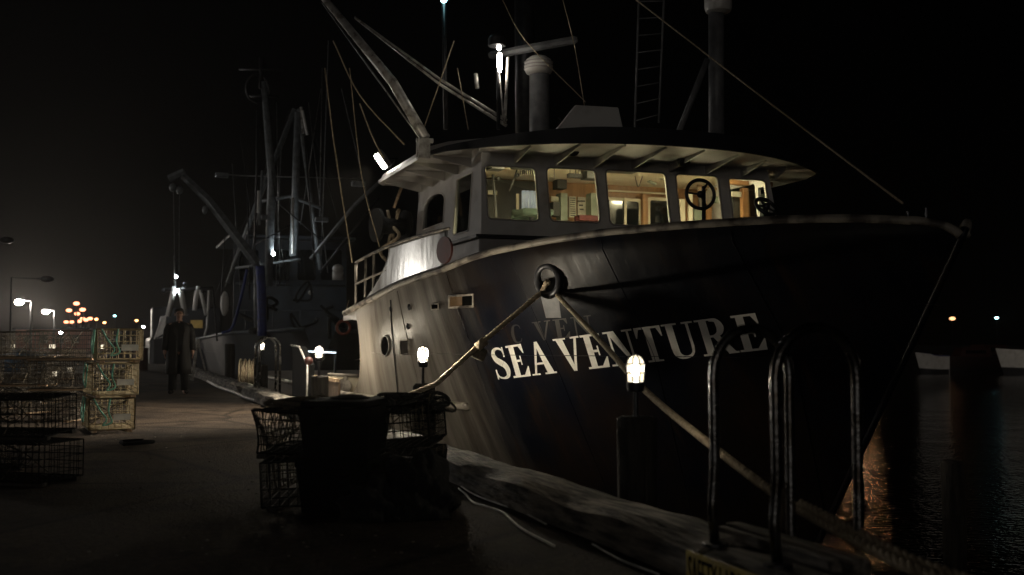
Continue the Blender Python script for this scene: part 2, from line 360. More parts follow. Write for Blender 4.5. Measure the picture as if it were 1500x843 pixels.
# edge timbers
def timber(y0, y1, label, dx=0, seed=0, h=.20):
    rnd = random.Random(seed); b = MB(); n = max(6, int((y1 - y0) / .12)); x0, x1 = -.12 + dx, .22 + dx
    ph = [rnd.uniform(0, 6.28) for _ in range(8)]
    def prof(t):
        y = y0 + (y1 - y0) * t
        wob = lambda k, f, a: a * math.sin(y * f + ph[k])
        c = .02 + .012 * math.sin(y * 5 + ph[6])
        return [(x0 + wob(0, 2.1, .012), y, .012), (x1 + wob(1, 1.7, .01), y, .012), (x1 + wob(1, 1.7, .01), y, h - c + wob(2, 3.1, .01)), (x1 - .03 + wob(1, 1.7, .01), y, h + wob(2, 3.1, .008) + wob(7, 11, .004)),
                (x0 + .10 + wob(3, 4.7, .03), y, h + wob(4, 3.7, .01)), (x0 + c + wob(3, 4.7, .02), y, h - .045 + wob(5, 4.1, .02))]
    rows = [[b.bm.verts.new(Vector(p)) for p in prof(i / n)] for i in range(n + 1)]
    for A, B in zip(rows, rows[1:]):
        for j in range(6): b.bm.faces.new((A[j], A[(j + 1) % 6], B[(j + 1) % 6], B[j]))
    b.bm.faces.new(rows[0][::-1]); b.bm.faces.new(rows[-1])
    o = b.build('edge_timber', M['wood'], loc=(0, (y0 + y1) / 2, 0)); tag(o, label, 'timber', 'timbers along the quay edge')
    return o
timber(-3.6, -.02, 'weathered edge timber under the steel ladder, behind the yellow sign', 0, 1, .17)
timber(.02, 4.3, 'long pale edge timber with a splintered end beside the ladder', 0, 2)
timber(4.33, 8.2, 'edge timber disappearing behind the dark wire traps', .01, 3)
timber(8.26, 12.6, 'broken edge timber in front of the lit after hull', -.01, 4, .22)
timber(12.66, 17.4, 'edge timber beside the black trawl door', .0, 5, .22)
timber(17.46, 24, 'pale lit edge timber below the second furthest lamp', .01, 6, .22)
timber(24.06, 31, 'edge timber running to the far small lamp', .0, 7, .22)
timber(31.06, 52, 'furthest edge timber, behind the standing man', .0, 8, .22)
# pale chafed plank lying at the foot of the timber
b = MB(); b.tube(smoothpath([onZ(u, v, .03) for u, v in ((300, 556), (318, 566), (340, 574), (362, 583), (382, 588), (402, 589))]), .035, 6)
tag(b.build('hose', M['plate'], smooth=True, loc=onZ(340, 574, 0)), 'pale hose lying along the foot of the far edge timber', 'hose')
# debris on the quay
for i, (u, v, lb) in enumerate([(408, 596, 'yellow scrap of rope lying by the broken timber'), (205, 649, 'dark scrap lying in front of the pale trap stack')]):
    p = onZ(u, v, .02); b = MB(); b.tube(smoothpath([p + Vector((random.uniform(-.2, .2), random.uniform(-.2, .2), random.uniform(0, .03))) for _ in range(6)]), .02, 5)
    tag(b.build('rope_scrap', M['rope'] if i == 0 else M['blackplastic'], smooth=True, loc=p), lb, 'scrap')
random.seed(11)
b = MB()
for i in range(150):
    p = onZ(random.uniform(120, 700), random.uniform(592, 830), .008); r = random.uniform(.004, .014)
    if p.x > -.2: continue
    b.ball(p, r, (1, random.uniform(.6, 1.4), .45), 1)
tag(b.build('gravel', M['wood'], loc=(-3, 6, 0)), None, None, kind='stuff')
# thin cables on the ground, lower middle
for pts, lb in [([(672, 716), (682, 724), (692, 735), (712, 742), (735, 750), (752, 765), (770, 778), (812, 800)], 'thin white cable snaking along the ground past the trap heap'),
                ([(868, 797), (890, 810), (915, 823), (950, 836), (965, 842)], 'thin pale cable beside the near timber, next to the sign'),
                ([(660, 700), (690, 722), (730, 738), (760, 748), (800, 768)], 'dark cable tangled beside the white one')]:
    b = MB(); P = [onZ(u, v, .015) for u, v in pts]; b.tube(smoothpath(P), .007, 5)
    tag(b.build('cable', M['plate'] if 'white' in lb or 'pale' in lb else M['blackplastic'], smooth=True, loc=P[0]), lb, 'cable')

# ------------------------------------------------------------------ pilings and dock lamps
def dock_lamp_proto():
    t = thing('dock_lamp', '', 'lamp', (0, 0, 0), 'caged lamps on the pilings')
    b = MB(); b.tube([(0, 0, -.30), (0, 0, -.13)], .016, 8); b.lathe((0, 0, 0), [(.02, -.14), (.05, -.135), (.056, -.10), (.056, -.078), (.05, -.075)], 14); b.build('lamp_base', M['darksteel'], t, 'auto')
    b = MB(); b.lathe((0, 0, 0), [(.046, -.075), (.05, -.06), (.05, .03), (.045, .055), (.03, .078), (.008, .088)], 16); b.build('lamp_globe', M['globe'], t, True)
    b = MB(); b.ball((0, 0, -.005), .027, (1, 1, 1.5)); b.build('lamp_bulb', M['bulb'], t, True)
    b = MB()
    for k in range(4):
        a = k * math.pi / 4; x, y = math.cos(a), math.sin(a)
        b.tube([(.056 * x, .056 * y, -.078), (.060 * x, .060 * y, .03), (.048 * x, .048 * y, .07), (0, 0, .10), (-.048 * x, -.048 * y, .07), (-.060 * x, -.060 * y, .03), (-.056 * x, -.056 * y, -.078)], .0036, 5)
    for z, r in ((-.02, .059), (.035, .06)):
        b.tube([(r * math.cos(2 * math.pi * k / 16), r * math.sin(2 * math.pi * k / 16), z) for k in range(16)], .0036, 5, True)
    b.build('lamp_cage', M['darksteel'], t, True)
    return t
def piling(x, y, top, r, label, seed, bottom=-3):
    rnd = random.Random(seed); b = MB(); n = 14; k = 10
    rows = []
    for i in range(k + 1):
        z = bottom + (top - bottom) * i / k
        rows.append([(x + r * (1 + .06 * rnd.uniform(-1, 1)) * math.cos(2 * math.pi * j / n), y + r * (1 + .06 * rnd.uniform(-1, 1)) * math.sin(2 * math.pi * j / n), z + (rnd.uniform(-.02, .01) if i == k else 0)) for j in range(n)])
    rows.append([(x + (p[0] - x) * .8, y + (p[1] - y) * .8, top + .02) for p in rows[-1]])
    V = [[b.bm.verts.new(Vector(p)) for p in row] for row in rows]
    for A, B in zip(V, V[1:]):
        for j in range(n): b.bm.faces.new((A[j], A[(j + 1) % n], B[(j + 1) % n], B[j]))
    b.bm.faces.new(V[-1]); b.bm.faces.new(V[0][::-1])
    return tag(b.build('piling', M['piling'], smooth='auto', loc=(x, y, 0)), label, 'piling', 'pilings along the quay')
lamp0 = dock_lamp_proto()
LAMPS = [(.46, 1.72, .932, .62, 'brightest caged lamp, in front of the white ship name'), (.60, 7.18, .965, .63, 'glowing caged lamp in front of the lit after hull'),
         (.22, 11.45, .96, .6, 'glowing caged lamp beside the curved hull edge'), (.46, 19.8, 1.02, .6, 'small caged lamp beyond the black trawl door')]
PL = ['piling carrying the nearest lamp, below the ship name', 'piling carrying the lamp in front of the lit hull', 'piling under the lamp by the curved hull edge', 'far piling under the small lamp beyond the trawl door']
for i, (x, y, z, pt, lb) in enumerate(LAMPS):
    if i == 0: lamp0.location = (x, y, z); lamp0['label'] = lb
    else: dup(lamp0, (x, y, z), i * .4, lb)
    for o_ in COL.objects:
        if o_.parent and o_.parent.get('label') == lb and o_.name.startswith('lamp_bulb'):
            o_.material_slots[0].link = 'OBJECT'; o_.material_slots[0].material = glow('lamp_jar_glow', (1.0, .90, .72), [190, 3300, 1700, 1100][i])
    piling(x + .02, y + .03, pt, .125, PL[i], i)
    b = MB(); b.tube([(x, y, pt - .02), (x, y, z - .28)], .02, 6)   # conduit stub
    tag(b.build('conduit', M['darksteel'], loc=(x, y, pt)), 'thin conduit between piling and ' + ['nearest', 'hull side', 'hull edge', 'furthest'][i] + ' caged lamp', 'pipe', 'conduits under the lamps')
p = at(1396, 678, 9.5); piling(p.x, p.y, p.z, .10, 'lone dark piling in open water at the frame edge', 9)
# far white-capped post by the second trawler
p = onX(337, 508, .5); piling(.5, p.y, 1.05, .14, 'far piling with a pale cap near the rope coil', 21)

# ------------------------------------------------------------------ safety ladder
t = thing('safety_ladder', 'curved steel hand hoops of the boarding ladder on the quay edge', 'ladder', (0, 0, .18))
for y in (0, -.5):
    lean = .012
    P = [(0, y, .17), (0.0, y + .02, .35), (.004, y + .0, .55), (.0, y, .95)]
    for i in range(1, 13):
        a = math.pi * (1 - i / 12); P.append((.205 + .205 * math.cos(a), y, .95 + .215 * math.sin(a)))
    P += [(.41, y, .5), (.41, y, -.6), (.41, y, -1.9)]
    b = MB(); b.tube(P, .0235, 12); b.build('handrail', M['chrome'], t, True)
    b = MB(); b.lathe((0, y, 0), [(.06, .172), (.06, .185), (.03, .19)], 12); b.build('base_flange', M['darksteel'], t)
for k in range(6):
    b = MB(); z = .12 - .3 * k; b.tube([(.41, 0, z), (.41, -.5, z)], .014, 8); b.build('rung', M['chrome'], t, True)
# boards between the ladder legs
b = MB(); b.box((.15, -.25, .2), (.05, .9, .05)); b.box((.31, -.15, .17), (.09, 1.0, .08)); tag(b.build('ladder_plank', M['wood'], loc=(.2, -.2, .2), bevel=.008), 'splintered planks bolted between the ladder legs', 'plank')
# sign
pa = onX(1008, 801, -.145); pb = onX(1112, 830, -.145)
t = thing('safety_sign', 'yellow sign lettered SAFETY LADDER on the timber below the hoops', 'sign', (-.14, (pa.y + pb.y) / 2, .05))
b = MB(); b.box((-.146, (pa.y + pb.y) / 2, .082), (.012, abs(pa.y - pb.y) + .02, .165)); b.build('sign_board', M['yellow'], t, bevel=.003)
def text_mesh(txt, size, m, fn, name, parent, width):
    cu = bpy.data.curves.new('tmp', 'FONT'); cu.body = txt; cu.size = size; cu.extrude = .001; cu.resolution_u = 3
    o = bpy.data.objects.new('tmp', cu); COL.objects.link(o); dg = bpy.context.evaluated_depsgraph_get(); dg.update()
    me = bpy.data.meshes.new_from_object(o.evaluated_get(dg)); bpy.data.objects.remove(o); bpy.data.curves.remove(cu)
    xs = [v.co.x for v in me.vertices]; x0, x1 = min(xs), max(xs)
    b = MB(); b.bm.from_mesh(me); bpy.data.meshes.remove(me)
    for v in b.bm.verts: v.co = Vector(fn((v.co.x - x0) / (x1 - x0) * width, v.co.y, v.co.z))
    return b.build(name, m, parent)
text_mesh('SAFETY LADDER', .19, M['blackplastic'], lambda x, y, z: (-.1535 - z, pa.y - .015 - x, .012 + y), 'sign_lettering', t, abs(pa.y - pb.y) - .03)

# ------------------------------------------------------------------ SEA VENTURE
CN = 4.5
def lerp_tab(tab, x):
    if x <= tab[0][0]: return tab[0][1] if len(tab) < 30 else tab[0][1] + (x - tab[0][0]) * (tab[1][1] - tab[0][1]) / (tab[1][0] - tab[0][0])
    for (a, fa), (b, fb) in zip(tab, tab[1:]):
        if x <= b: return fa + (fb - fa) * (x - a) / (b - a)
    return tab[-1][1]
SHEER = [(3.29, 2.02), (3.38, 2.12), (3.55, 2.18), (4.0, 2.235), (4.5, 2.26), (5.3, 2.265), (6.1, 2.25), (6.8, 2.21), (7.6, 2.14), (8.05, 2.08), (8.6, 1.985), (9.1, 1.93), (9.75, 1.86), (10.86, 1.71), (12.6, 1.55), (14, 1.5)]
def sheer(s): return lerp_tab(SHEER, s)
def stem(z): return 3.29 + .7125 * (2.10 - z) if z < 2.10 else 3.29
BMAX = 3.62
def hb(s, z):
    q = max(0, min(1, (z + 1.6) / (sheer(s) + 1.6))) ** 1.15
    L = 8.9 - .7 * q; p = 1.85 + .35 * q; B = BMAX - .06 * (1 - q)
    t = max(0, min(1, (s - stem(z)) / L))
    return B * (1 - (1 - t) ** p) + .02
def Hp(s, z, side=-1, off=0): return Vector((CN + side * (hb(s, z) + off), s, z))
def hull_hit(u, v, off=0):
    """where the sight line through a photo pixel meets the starboard hull"""
    r = ray(u, v); lo, hi = 4.0, 22.0
    f = lambda k: (CAM + r * k)
    g_ = lambda k: f(k).x - (CN - hb(f(k).y, f(k).z) - off)
    k = lo
    while k < hi and g_(k) < 0: k += .01
    return f(k)
boat = thing('fishing_boat', 'dark blue steel trawler named SEA VENTURE with a lit wheelhouse', 'boat', (CN, 8, 0))
def s_end(z): return 11.75 + .75 * math.exp(-max(0, z - .28) / .22) + .35 * max(0, min(1, (z - 1.0) / .7)) ** 2
b = MB()
NS = 70
for side in (-1, 1):
    def low(u, v):
        z = -2.2 + (2.2 + .28) * v; s = stem(z) + (27 - stem(z)) * (u ** 1.5); return Hp(s, z, side)
    def upp(u, v):
        z = .28 + 1.7 * v
        for _ in range(6):
            s = stem(z) + (s_end(z) - stem(z)) * (u ** 1.3); z = .28 + (sheer(s) - .28) * v
        return Hp(s, z, side)
    b.grid(low, NS, 12); b.grid(upp, NS, 26)
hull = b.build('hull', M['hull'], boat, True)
# deck & transom
b = MB()
def deckf(u, v):
    s = 3.6 + (12.3 - 3.6) * u; z = sheer(s) - .75; h = hb(s, z) - .04; return (CN - h + 2 * h * v, s, z)
b.grid(deckf, 24, 6)
b.grid(lambda u, v: (CN - 3.5 + 7 * v, 12.3 + 14.6 * u, -.25), 6, 4)
b.grid(lambda u, v: (CN - 3.55 + 7.1 * v, 27, -2.2 + 2.5 * u), 2, 2)
b.grid(lambda u, v: (CN - 3.4 + 6.8 * v, 12.25, -.3 + 1.2 * u), 2, 2)
b.build('deck', M['grey'], boat)
# sheer rail with worn notches
for side in (-1, 1):
    b = MB(); P = []
    for i in range(90):
        s = 3.3 + (12.75 - 3.3) * (i / 89) ** 1.25; P.append(Hp(s, sheer(s), side, .01) + Vector((0, 0, .02)))
    rr = [.042 * (1 + .03 * math.sin(i * 1.7)) for i in range(90)]
    b.tube(P, rr, 10); b.build('sheer_rail', M['railpaint'], boat, True)
    b = MB(); b.tube([Hp(9.0 + 17.3 * i / 40, .28, side, .02) for i in range(41)], .05, 8); b.build('rub_rail', M['railpaint'], boat, True)
# stem bar
b = MB(); b.tube([(CN, stem(z) - .02, z) for z in [2.12 - .1 * i for i in range(42)]], .035, 8); b.build('stem_bar', M['hull'], boat, True)
# upper after plate end bracket at the sheer's aft end (white)
b = MB(); pts = [(503, 456), (540, 446), (533, 471), (512, 468), (503, 470)]
P = [onX(u, v, .90) for u, v in pts]; b.prism(P, [p + Vector((.06, 0, 0)) for p in P]); b.build('bulwark_bracket', M['white'], boat)

# ---- name lettering
def strip(path, widths):
    out = []; n = len(path)
    nr = []
    for i in range(n):
        a = Vector(path[max(0, i - 1)]); c = Vector(path[min(n - 1, i + 1)]); t = (c - a).normalized(); nr.append(Vector((-t.y, t.x)))
    for i in range(n - 1):
        a, c = Vector(path[i]), Vector(path[i + 1]); w0, w1 = widths[i] / 2, widths[i + 1] / 2
        out.append((a + nr[i] * w0, c + nr[i + 1] * w1, c - nr[i + 1] * w1, a - nr[i] * w0))
    return out
def smooth2(path, ws, k=4):
    P = smoothpath([Vector((x, y, w)) for (x, y), w in zip(path, ws)], k); return [(p.x, p.y) for p in P], [p.z for p in P]
def br(x0, x1, y0, y1): return ((x0, y0), (x1, y0), (x1, y1), (x0, y1))
def curve(path, ws): return strip(*smooth2(path, ws))
GL = {
 'S': (.60, curve([(.49, .80), (.45, .91), (.30, .965), (.15, .91), (.10, .77), (.16, .63), (.30, .53), (.45, .41), (.51, .25), (.46, .09), (.30, .035), (.12, .09), (.06, .22)], [.03, .06, .07, .11, .16, .18, .20, .19, .17, .12, .07, .06, .03]) + [br(.475, .525, .68, .99), br(.03, .08, .01, .32)]),
 'E': (.70, [br(.12, .31, 0, 1), br(.02, .62, .94, 1), br(.02, .66, 0, .06), br(.31, .47, .47, .54), ((.48, .94), (.62, .94), (.63, .72), (.60, .72)), ((.46, .06), (.66, .06), (.68, .31), (.65, .31)), br(.44, .48, .37, .65)]),
 'A': (.84, [((.36, 1), (.47, 1), (.78, .04), (.55, .04)), ((.37, 1), (.42, .86), (.17, .04), (.10, .04)), br(.22, .58, .31, .37), br(0, .29, 0, .05), br(.46, .86, 0, .05)]),
 'V': (.84, [((.08, .96), (.31, .96), (.51, 0), (.40, 0)), ((.68, .96), (.76, .96), (.50, 0), (.45, .12)), br(0, .41, .95, 1), br(.57, .85, .95, 1)]),
 'N': (.88, [br(.13, .19, 0, 1), br(.68, .74, 0, 1), ((.10, 1), (.33, 1), (.74, 0), (.65, 0)), br(.01, .31, 0, .05), br(.56, .86, .95, 1), br(0, .2, .95, 1)]),
 'T': (.74, [br(.27, .46, 0, 1), br(0, .73, .94, 1), ((0, .94), (.12, .94), (.03, .70), (0, .70)), ((.61, .94), (.73, .94), (.73, .70), (.70, .70)), br(.15, .58, 0, .05)]),
 'U': (.84, [br(.10, .29, .3, 1), br(.63, .70, .3, 1), br(0, .40, .95, 1), br(.53, .82, .95, 1)] + curve([(.195, .33), (.21, .17), (.29, .07), (.42, .035), (.56, .07), (.64, .17), (.665, .33)], [.19, .18, .14, .08, .07, .065, .07])),
 'R': (.86, [br(.10, .29, 0, 1), br(0, .42, 0, .05), br(0, .40, .95, 1), ((.34, .53), (.52, .53), (.82, .04), (.62, .04)), br(.62, .88, 0, .05)] + curve([(.36, .965), (.52, .935), (.59, .78), (.55, .61), (.42, .53), (.28, .515)], [.07, .11, .18, .15, .07, .06])),
 'C': (.72, curve([(.62, .75), (.55, .91), (.38, .965), (.20, .88), (.12, .5), (.20, .12), (.38, .035), (.56, .1), (.63, .25)], [.03, .06, .07, .13, .19, .13, .07, .06, .03])),
}
def hull_text(txt, a, b_, height, name, m, track=.06, space=.34, off=.004, parent=None, dz1=0):
    """letters laid on the plating from hull point a to hull point b_ (baseline)"""
    adv = 0; put = []
    for ch in txt:
        if ch == ' ': adv += space; continue
        put.append((ch, adv)); adv += GL[ch][0] + track
    adv -= track
    arc = []; acc = 0; prev = None
    for i in range(41):
        f = i / 40; s_ = a.y + (b_.y - a.y) * f; p = Hp(s_, a.z + (b_.z - a.z) * f)
        if prev is not None: acc += (p - prev).length
        arc.append((acc, s_)); prev = p
    arc = [(q_ / acc, s_) for q_, s_ in arc]
    mb = MB(); k = 0
    for ch, x0 in put:
        for quad in GL[ch][1]:
            k += 1; n = 5
            A, B, C, D = [Vector((x0 + q_[0], q_[1])) for q_ in quad]
            def fn(u, v):
                p = A.lerp(B, u).lerp(D.lerp(C, u), v); f = p.x / adv
                s = lerp_tab(arc, f); z = a.z + (b_.z - a.z) * f + p.y * (height[0] + (height[1] - height[0]) * f)
                s -= .07 * p.y  # slight lean of the raked plating
                return Hp(s, z, -1, off + .00025 * (k % 9))
            mb.grid(fn, n, n)
    return mb.build(name, m, parent or boat, True)
A1 = hull_hit(730, 557); A2 = hull_hit(1128, 512)
hA = hull_hit(722, 510).z - A1.z; hB = hull_hit(1122, 458).z - A2.z
nm = hull_text('SEA VENTURE', A1, A2, (hA * .98, hB), 'name_lettering', M['letters'], track=.03, space=.16, parent=hull); nm['label'] = 'white serif ship name SEA VENTURE'
G1 = hull_hit(752, 504); G2 = hull_hit(872, 491)
for tx, f0, f1 in (('C', 0, .16), ('VEN', .30, 1)):
    gh = hull_text(tx, G1.lerp(G2, f0), G1.lerp(G2, f1), (.22, .22), 'old_lettering', M['ghost'], track=.1, off=.003, parent=hull); gh['label'] = 'faint painted-over raised letters ' + tx

# ---- fairlead
F = hull_hit(806, 411)
nrm = Vector((-1, -.42, -.1)).normalized()
b = MB(); x = nrm.cross(Vector((0, 0, 1))).normalized(); y = x.cross(nrm)
b.tube([F + nrm * .03 + (x * math.cos(a) * .17 + y * math.sin(a) * .17) for a in [2 * math.pi * k / 28 for k in range(28)]], .042, 10, True)
fr = b.build('fairlead', M['darksteel'], boat, True)
b = MB(); b.lathe(F - nrm * .1, [(.15, 0), (.15, .112)], 24, nrm); b.build('fairlead_throat', M['hole'], fr)
# scar below
b = MB(); P = [hull_hit(u, v, .004) for u, v in ((792, 433), (818, 433), (822, 466), (800, 466))]; b.prism(P, [p + nrm * .003 for p in P]); b.build('chafed_patch', M['gearpaint'], hull)
for s0 in (4.9, 6.15, 7.35, 8.55, 9.9):
    b = MB(); b.tube([Hp(s0 + .25 * max(0, 1 - z) * (1 if s0 < 6.5 else .3), z, -1, .001) for z in [-1.2 + (sheer(s0) + 1.15) * k / 30 for k in range(31)]], .006, 5); b.build('weld_seam', M['hull'], hull, True)
b = MB(); b.tube([Hp(4.6 + 6.6 * k / 50, .95, -1, .001) for k in range(51)], .006, 5); b.build('weld_seam', M['hull'], hull, True)
# ports & openings
def port(pts_px, name, m, frame=.018, parent=hull, deep=.0):
    P = [hull_hit(u, v, .02) for u, v in pts_px]
    f = MB(); f.tube(P, frame, 6, True); fo = f.build(name, M['railpaint'], parent, True)
    c = MB(); cen = sum(P, Vector()) / len(P); vs = [c.bm.verts.new(p) for p in P]; ce = c.bm.verts.new(cen)
    for i in range(len(vs)): c.bm.faces.new((vs[i], vs[(i + 1) % len(vs)], ce))
    c.build('port_pane', m, fo)
pp_ = MB(); P_ = [hull_hit(u, v, .024) for u, v in ((677, 434), (692, 433), (692, 448), (677, 449))]; pp_.bm.faces.new([pp_.bm.verts.new(p) for p in P_]); pp_.build('port_dark_half', M['hole'], hull)  # dark sheet standing for the unlit half of the opening
port([(658, 434), (675, 433), (693, 432), (693, 449), (675, 450), (658, 451)], 'freeing_port', M['amberpane'])
port([(632, 446), (642, 445), (642, 453), (632, 454)], 'vent_slot', M['hole'], .01)
port([(564 + 6 * math.cos(a), 507 + 15 * math.sin(a)) for a in [2 * math.pi * k / 14 for k in range(14)]], 'porthole', M['hole'], .012)
port([(586, 499), (598, 498), (599, 519), (587, 520)], 'square_port', M['darkpane'], .012)
b = MB(); P = [hull_hit(u, v, .01) for u, v in ((572, 440), (573, 470), (575, 500), (578, 530), (581, 560), (583, 586))]; b.tube(smoothpath(P), .008, 6); b.build('seam_cable', M['black'], hull, True)
for u, v in ((573, 453), (598, 478), (600, 450)):
    b = MB(); b.ball(hull_hit(u, v), .03, (1, 1, 1.5), 2); b.build('hull_fitting', M['black'], hull, True)
# drain hole grime patch near the deck edge
# ---- silver bulwark above the sheer
b = MB(); top = lambda s: lerp_tab([(8.5, 2.50), (8.9, 2.49), (10.2, 2.42), (12, 2.31)], s)
def bw(u, v):
    s0 = 8.55; zb = None
    sb = s0 + (11.35 - s0) * u; st_ = s0 + (10.25 - s0) * u
    s = sb + (st_ - sb) * (1 - (1 - v) ** 2.2)
    zb = sheer(s) + .05; zt = top(s)
    z = zb + (zt - zb) * v
    return Vector((CN - hb(s, sheer(s)) + .01 + .02 * v, s, z))
b.grid(bw, 30, 14); bl = b.build('bulwark', M['silver'], boat, True); sm = bl.modifiers.new('plate', 'SOLIDIFY'); sm.thickness = .015
rp = lambda s, dz=0: Vector((CN - hb(s, sheer(s)) + .02, s, top(s) + dz))
b = MB(); b.tube([rp(8.5 + 3.55 * i / 24, .01) for i in range(25)], .022, 8); b.build('cap_rail', M['railpaint'], boat, True)
b = MB(); b.tube([rp(10.3 + 1.75 * i / 8, -.32) for i in range(9)], .018, 8)
b.build('mid_rail', M['railpaint'], boat, True)
for s in (12.05, 11.4, 10.95):
    b = MB(); b.tube([Vector((rp(s).x, s, sheer(s))), rp(s)], .02, 8); b.build('stanchion', M['railpaint'], boat, True)
# dark red board on the forward end of the bulwark
p = hull_hit(646, 402); b = MB(); c = Vector((1.25, 8.5, 2.24))
b.lathe(c, [(.17, 0), (.17, .03)], 20, Vector((-.88, -.25, 0))); b.build('round_board', M['redpaint'], boat)

# ---- deckhouse and wheelhouse
ZB, ZT, SF, SA, NS_, NP = 2.575, 3.76, 9.66, 13.15, 2.1, 6.9
def front(a, z, d=0): return Vector((a, SF + .20 * (z - ZB) + d, z))
def sidew(s, z, d=0): return Vector((NS_ + .07 * (z - ZB) + d, s, z))
def sidep(s, z, d=0): return Vector((NP - .07 * (z - ZB) - d, s, z))
def n_at(u, z):
    r = ray(u, 300); lo, hi = 0, 12
    for _ in range(50):
        m_ = (lo + hi) / 2; p = front(m_, z) - CAM; q_ = ROT.transposed() @ p
        if 750 + FPX * q_.x / -q_.z < u: lo = m_
        else: hi = m_
    return lo
WIN = []
for u0, u1, zb_, zt_ in ((712, 787, 2.79, 3.56), (803, 876, 2.80, 3.58), (890, 979, 2.78, 3.60), (993, 1056, 2.78, 3.60), (1071, 1126, 2.78, 3.58)):
    WIN.append((n_at(u0, 3.2), n_at(u1, 3.2), zb_, zt_))
house = MB()
house.plate([(NS_, ZB), (NP, ZB), (NP - .08, ZT), (NS_ + .08, ZT)], [rrect(*w_, .07) for w_ in WIN], front, .06)
house = house.build('front_wall', M['white'], boat)
for w_ in WIN:
    loop = rrect(*w_, .07); f = MB(); f.tube([front(a, z, .0) for a, z in loop], .014, 6, True); fo = f.build('window_frame', M['grey'], house, True)
    c = MB(); c.plate(rrect(w_[0] - .004, w_[1] + .004, w_[2] - .004, w_[3] + .004, .07), [], lambda a, z, d: front(a, z, .025 + d), .006); c.build('window_pane', M['pane'], fo)
def s_at(u, v): return onX(u, v, NS_ + .04)
a0, a1 = s_at(651, 280), s_at(621, 280); d0, d1 = s_at(690, 285), s_at(667, 285)
arch = [(a0.y, 2.93), (a1.y, 2.93), (a1.y, 3.28)] + [((a0.y + a1.y) / 2 + (a1.y - a0.y) / 2 * math.cos(t_), 3.28 + .17 * math.sin(t_)) for t_ in [math.pi * k / 8 for k in range(1, 8)]] + [(a0.y, 3.28)]
doorw = rrect(d0.y, d1.y, 2.68, 3.52, .05)
sw = MB(); sw.plate([(SF + .07, ZB), (SA, ZB), (SA, ZT), (SF + .28, ZT)], [arch, doorw], sidew, .05); sw = sw.build('side_wall', M['white'], boat)
for loop in (arch, doorw):
    f = MB(); f.tube([sidew(a, z, -.003) for a, z in loop], .013, 6, True); fo = f.build('window_frame', M['white'], sw, True)
    c = MB(); c.plate(loop, [], lambda a, z, d: sidew(a, z, .02 + d), .006); c.build('window_pane', M['pane'], fo)
pw = MB(); pw.plate([(SF + .07, ZB), (SA, ZB), (SA, ZT), (SF + .28, ZT)], [rrect(10.2, 11.0, 2.8, 3.58, .06), rrect(9.95, 10.12, 2.8, 3.5, .03)], sidep, .05); pw = pw.build('side_wall', M['white'], boat)
c = MB(); c.plate(rrect(10.2, 11.0, 2.8, 3.58, .06), [], lambda a, z, d: sidep(a, z, .02 + d), .006); c.build('window_pane', M['pane'], pw)
b = MB(); b.box((CN, SA - .03, (ZB + ZT) / 2), (NP - NS_ - .12, .05, ZT - ZB - .01)); b.build('back_wall', M['grey'], boat)
b = MB(); b.box((CN + .12, 11.95, (ZB + ZT) / 2), (NP - NS_ - .5, .05, ZT - ZB - .02)); b.build('cabin_bulkhead', M['cabinwood'], boat)
b = MB(); b.box((CN, (SF + SA) / 2 + .1, ZB - .03), (NP - NS_ - .14, SA - SF - .35, .05)); b.build('cabin_floor', M['woodbrown'], boat)
b = MB(); b.box((CN, (SF + SA) / 2 + .18, ZT - .035), (NP - NS_ - .3, SA - SF - .32, .03)); b.build('cabin_ceiling', M['cream'], boat)
# lower house (wider) with ledge
b = MB(); b.hexa([(NS_ - .12, SF - .14, 1.1), (NP + .12, SF - .14, 1.1), (NP + .12, SA, 1.1), (NS_ - .12, SA, 1.1), (NS_ - .05, SF - .06, ZB - .06), (NP + .05, SF - .06, ZB - .06), (NP + .05, SA, ZB - .06), (NS_ - .05, SA, ZB - .06)])
b.build('lower_house', M['grey'], boat, bevel=.02)
b = MB(); b.box((CN, (SF + SA) / 2 - .03, ZB - .03), (NP - NS_ + .22, SA - SF + .16, .045)); b.build('ledge', M['black'], boat)
# roof
CR = 4.69
def fh(i): t_ = abs(-1 + 2 * i / 40); return .215 * (1 - .82 * max(0, (t_ - .35) / .65) ** 1.6)
def roof_outline(inset=0):
    out = []
    for i in range(41):
        a = -1 + 2 * i / 40; n_ = CR + (3.20 - inset) * a; s = 8.72 + inset + 1.25 * abs(a) ** 2.4 + (.35 * max(0, (abs(a) - .93) / .07) ** 2)
        out.append((n_, s))
    return out + [(CR + 3.2 - inset, 13.2), (CR + 3.08 - inset, 13.45), (CR - 3.08 + inset, 13.45), (CR - 3.2 + inset, 13.2)]
zr = lambda n_: ZT + .03 - .06 * ((n_ - 4.69) / 3.2) ** 2
o1 = roof_outline()
b = MB(); b.prism([(n_, s, zr(n_)) for n_, s in o1], [(n_, s, zr(n_) + .05) for n_, s in o1]); roof = b.build('roof', M['white'], boat)
o0 = roof_outline(-.012)
b = MB()
Vb = [b.bm.verts.new((n_, s, zr(n_) - .012)) for n_, s in o0]; Vt = [b.bm.verts.new((n_, s, zr(n_) + fh(min(i, 40)))) for i, (n_, s) in enumerate(o0)]
oi = roof_outline(.03)
Wb = [b.bm.verts.new((n_, s, zr(n_) - .012)) for n_, s in oi]; Wt = [b.bm.verts.new((n_, s, zr(n_) + fh(min(i, 40)))) for i, (n_, s) in enumerate(oi)]
for i in range(40):
    for A, B in ((Vb, Vt), (Wt, Wb), (Vt, Wt), (Wb, Vb)): b.bm.faces.new((A[i], A[i + 1], B[i + 1], B[i]))
b.build('roof_fascia', M['fascia'], roof)
b = MB(); b.prism([(CN + (n_ - CN) * .99, s * .99 + .1, zr(n_) + .055) for n_, s in o1], [(CN + (n_ - CN) * .985, s * .94 + .65, zr(n_) + .13) for n_, s in o1]); b.build('roof_top', M['grey'], roof)
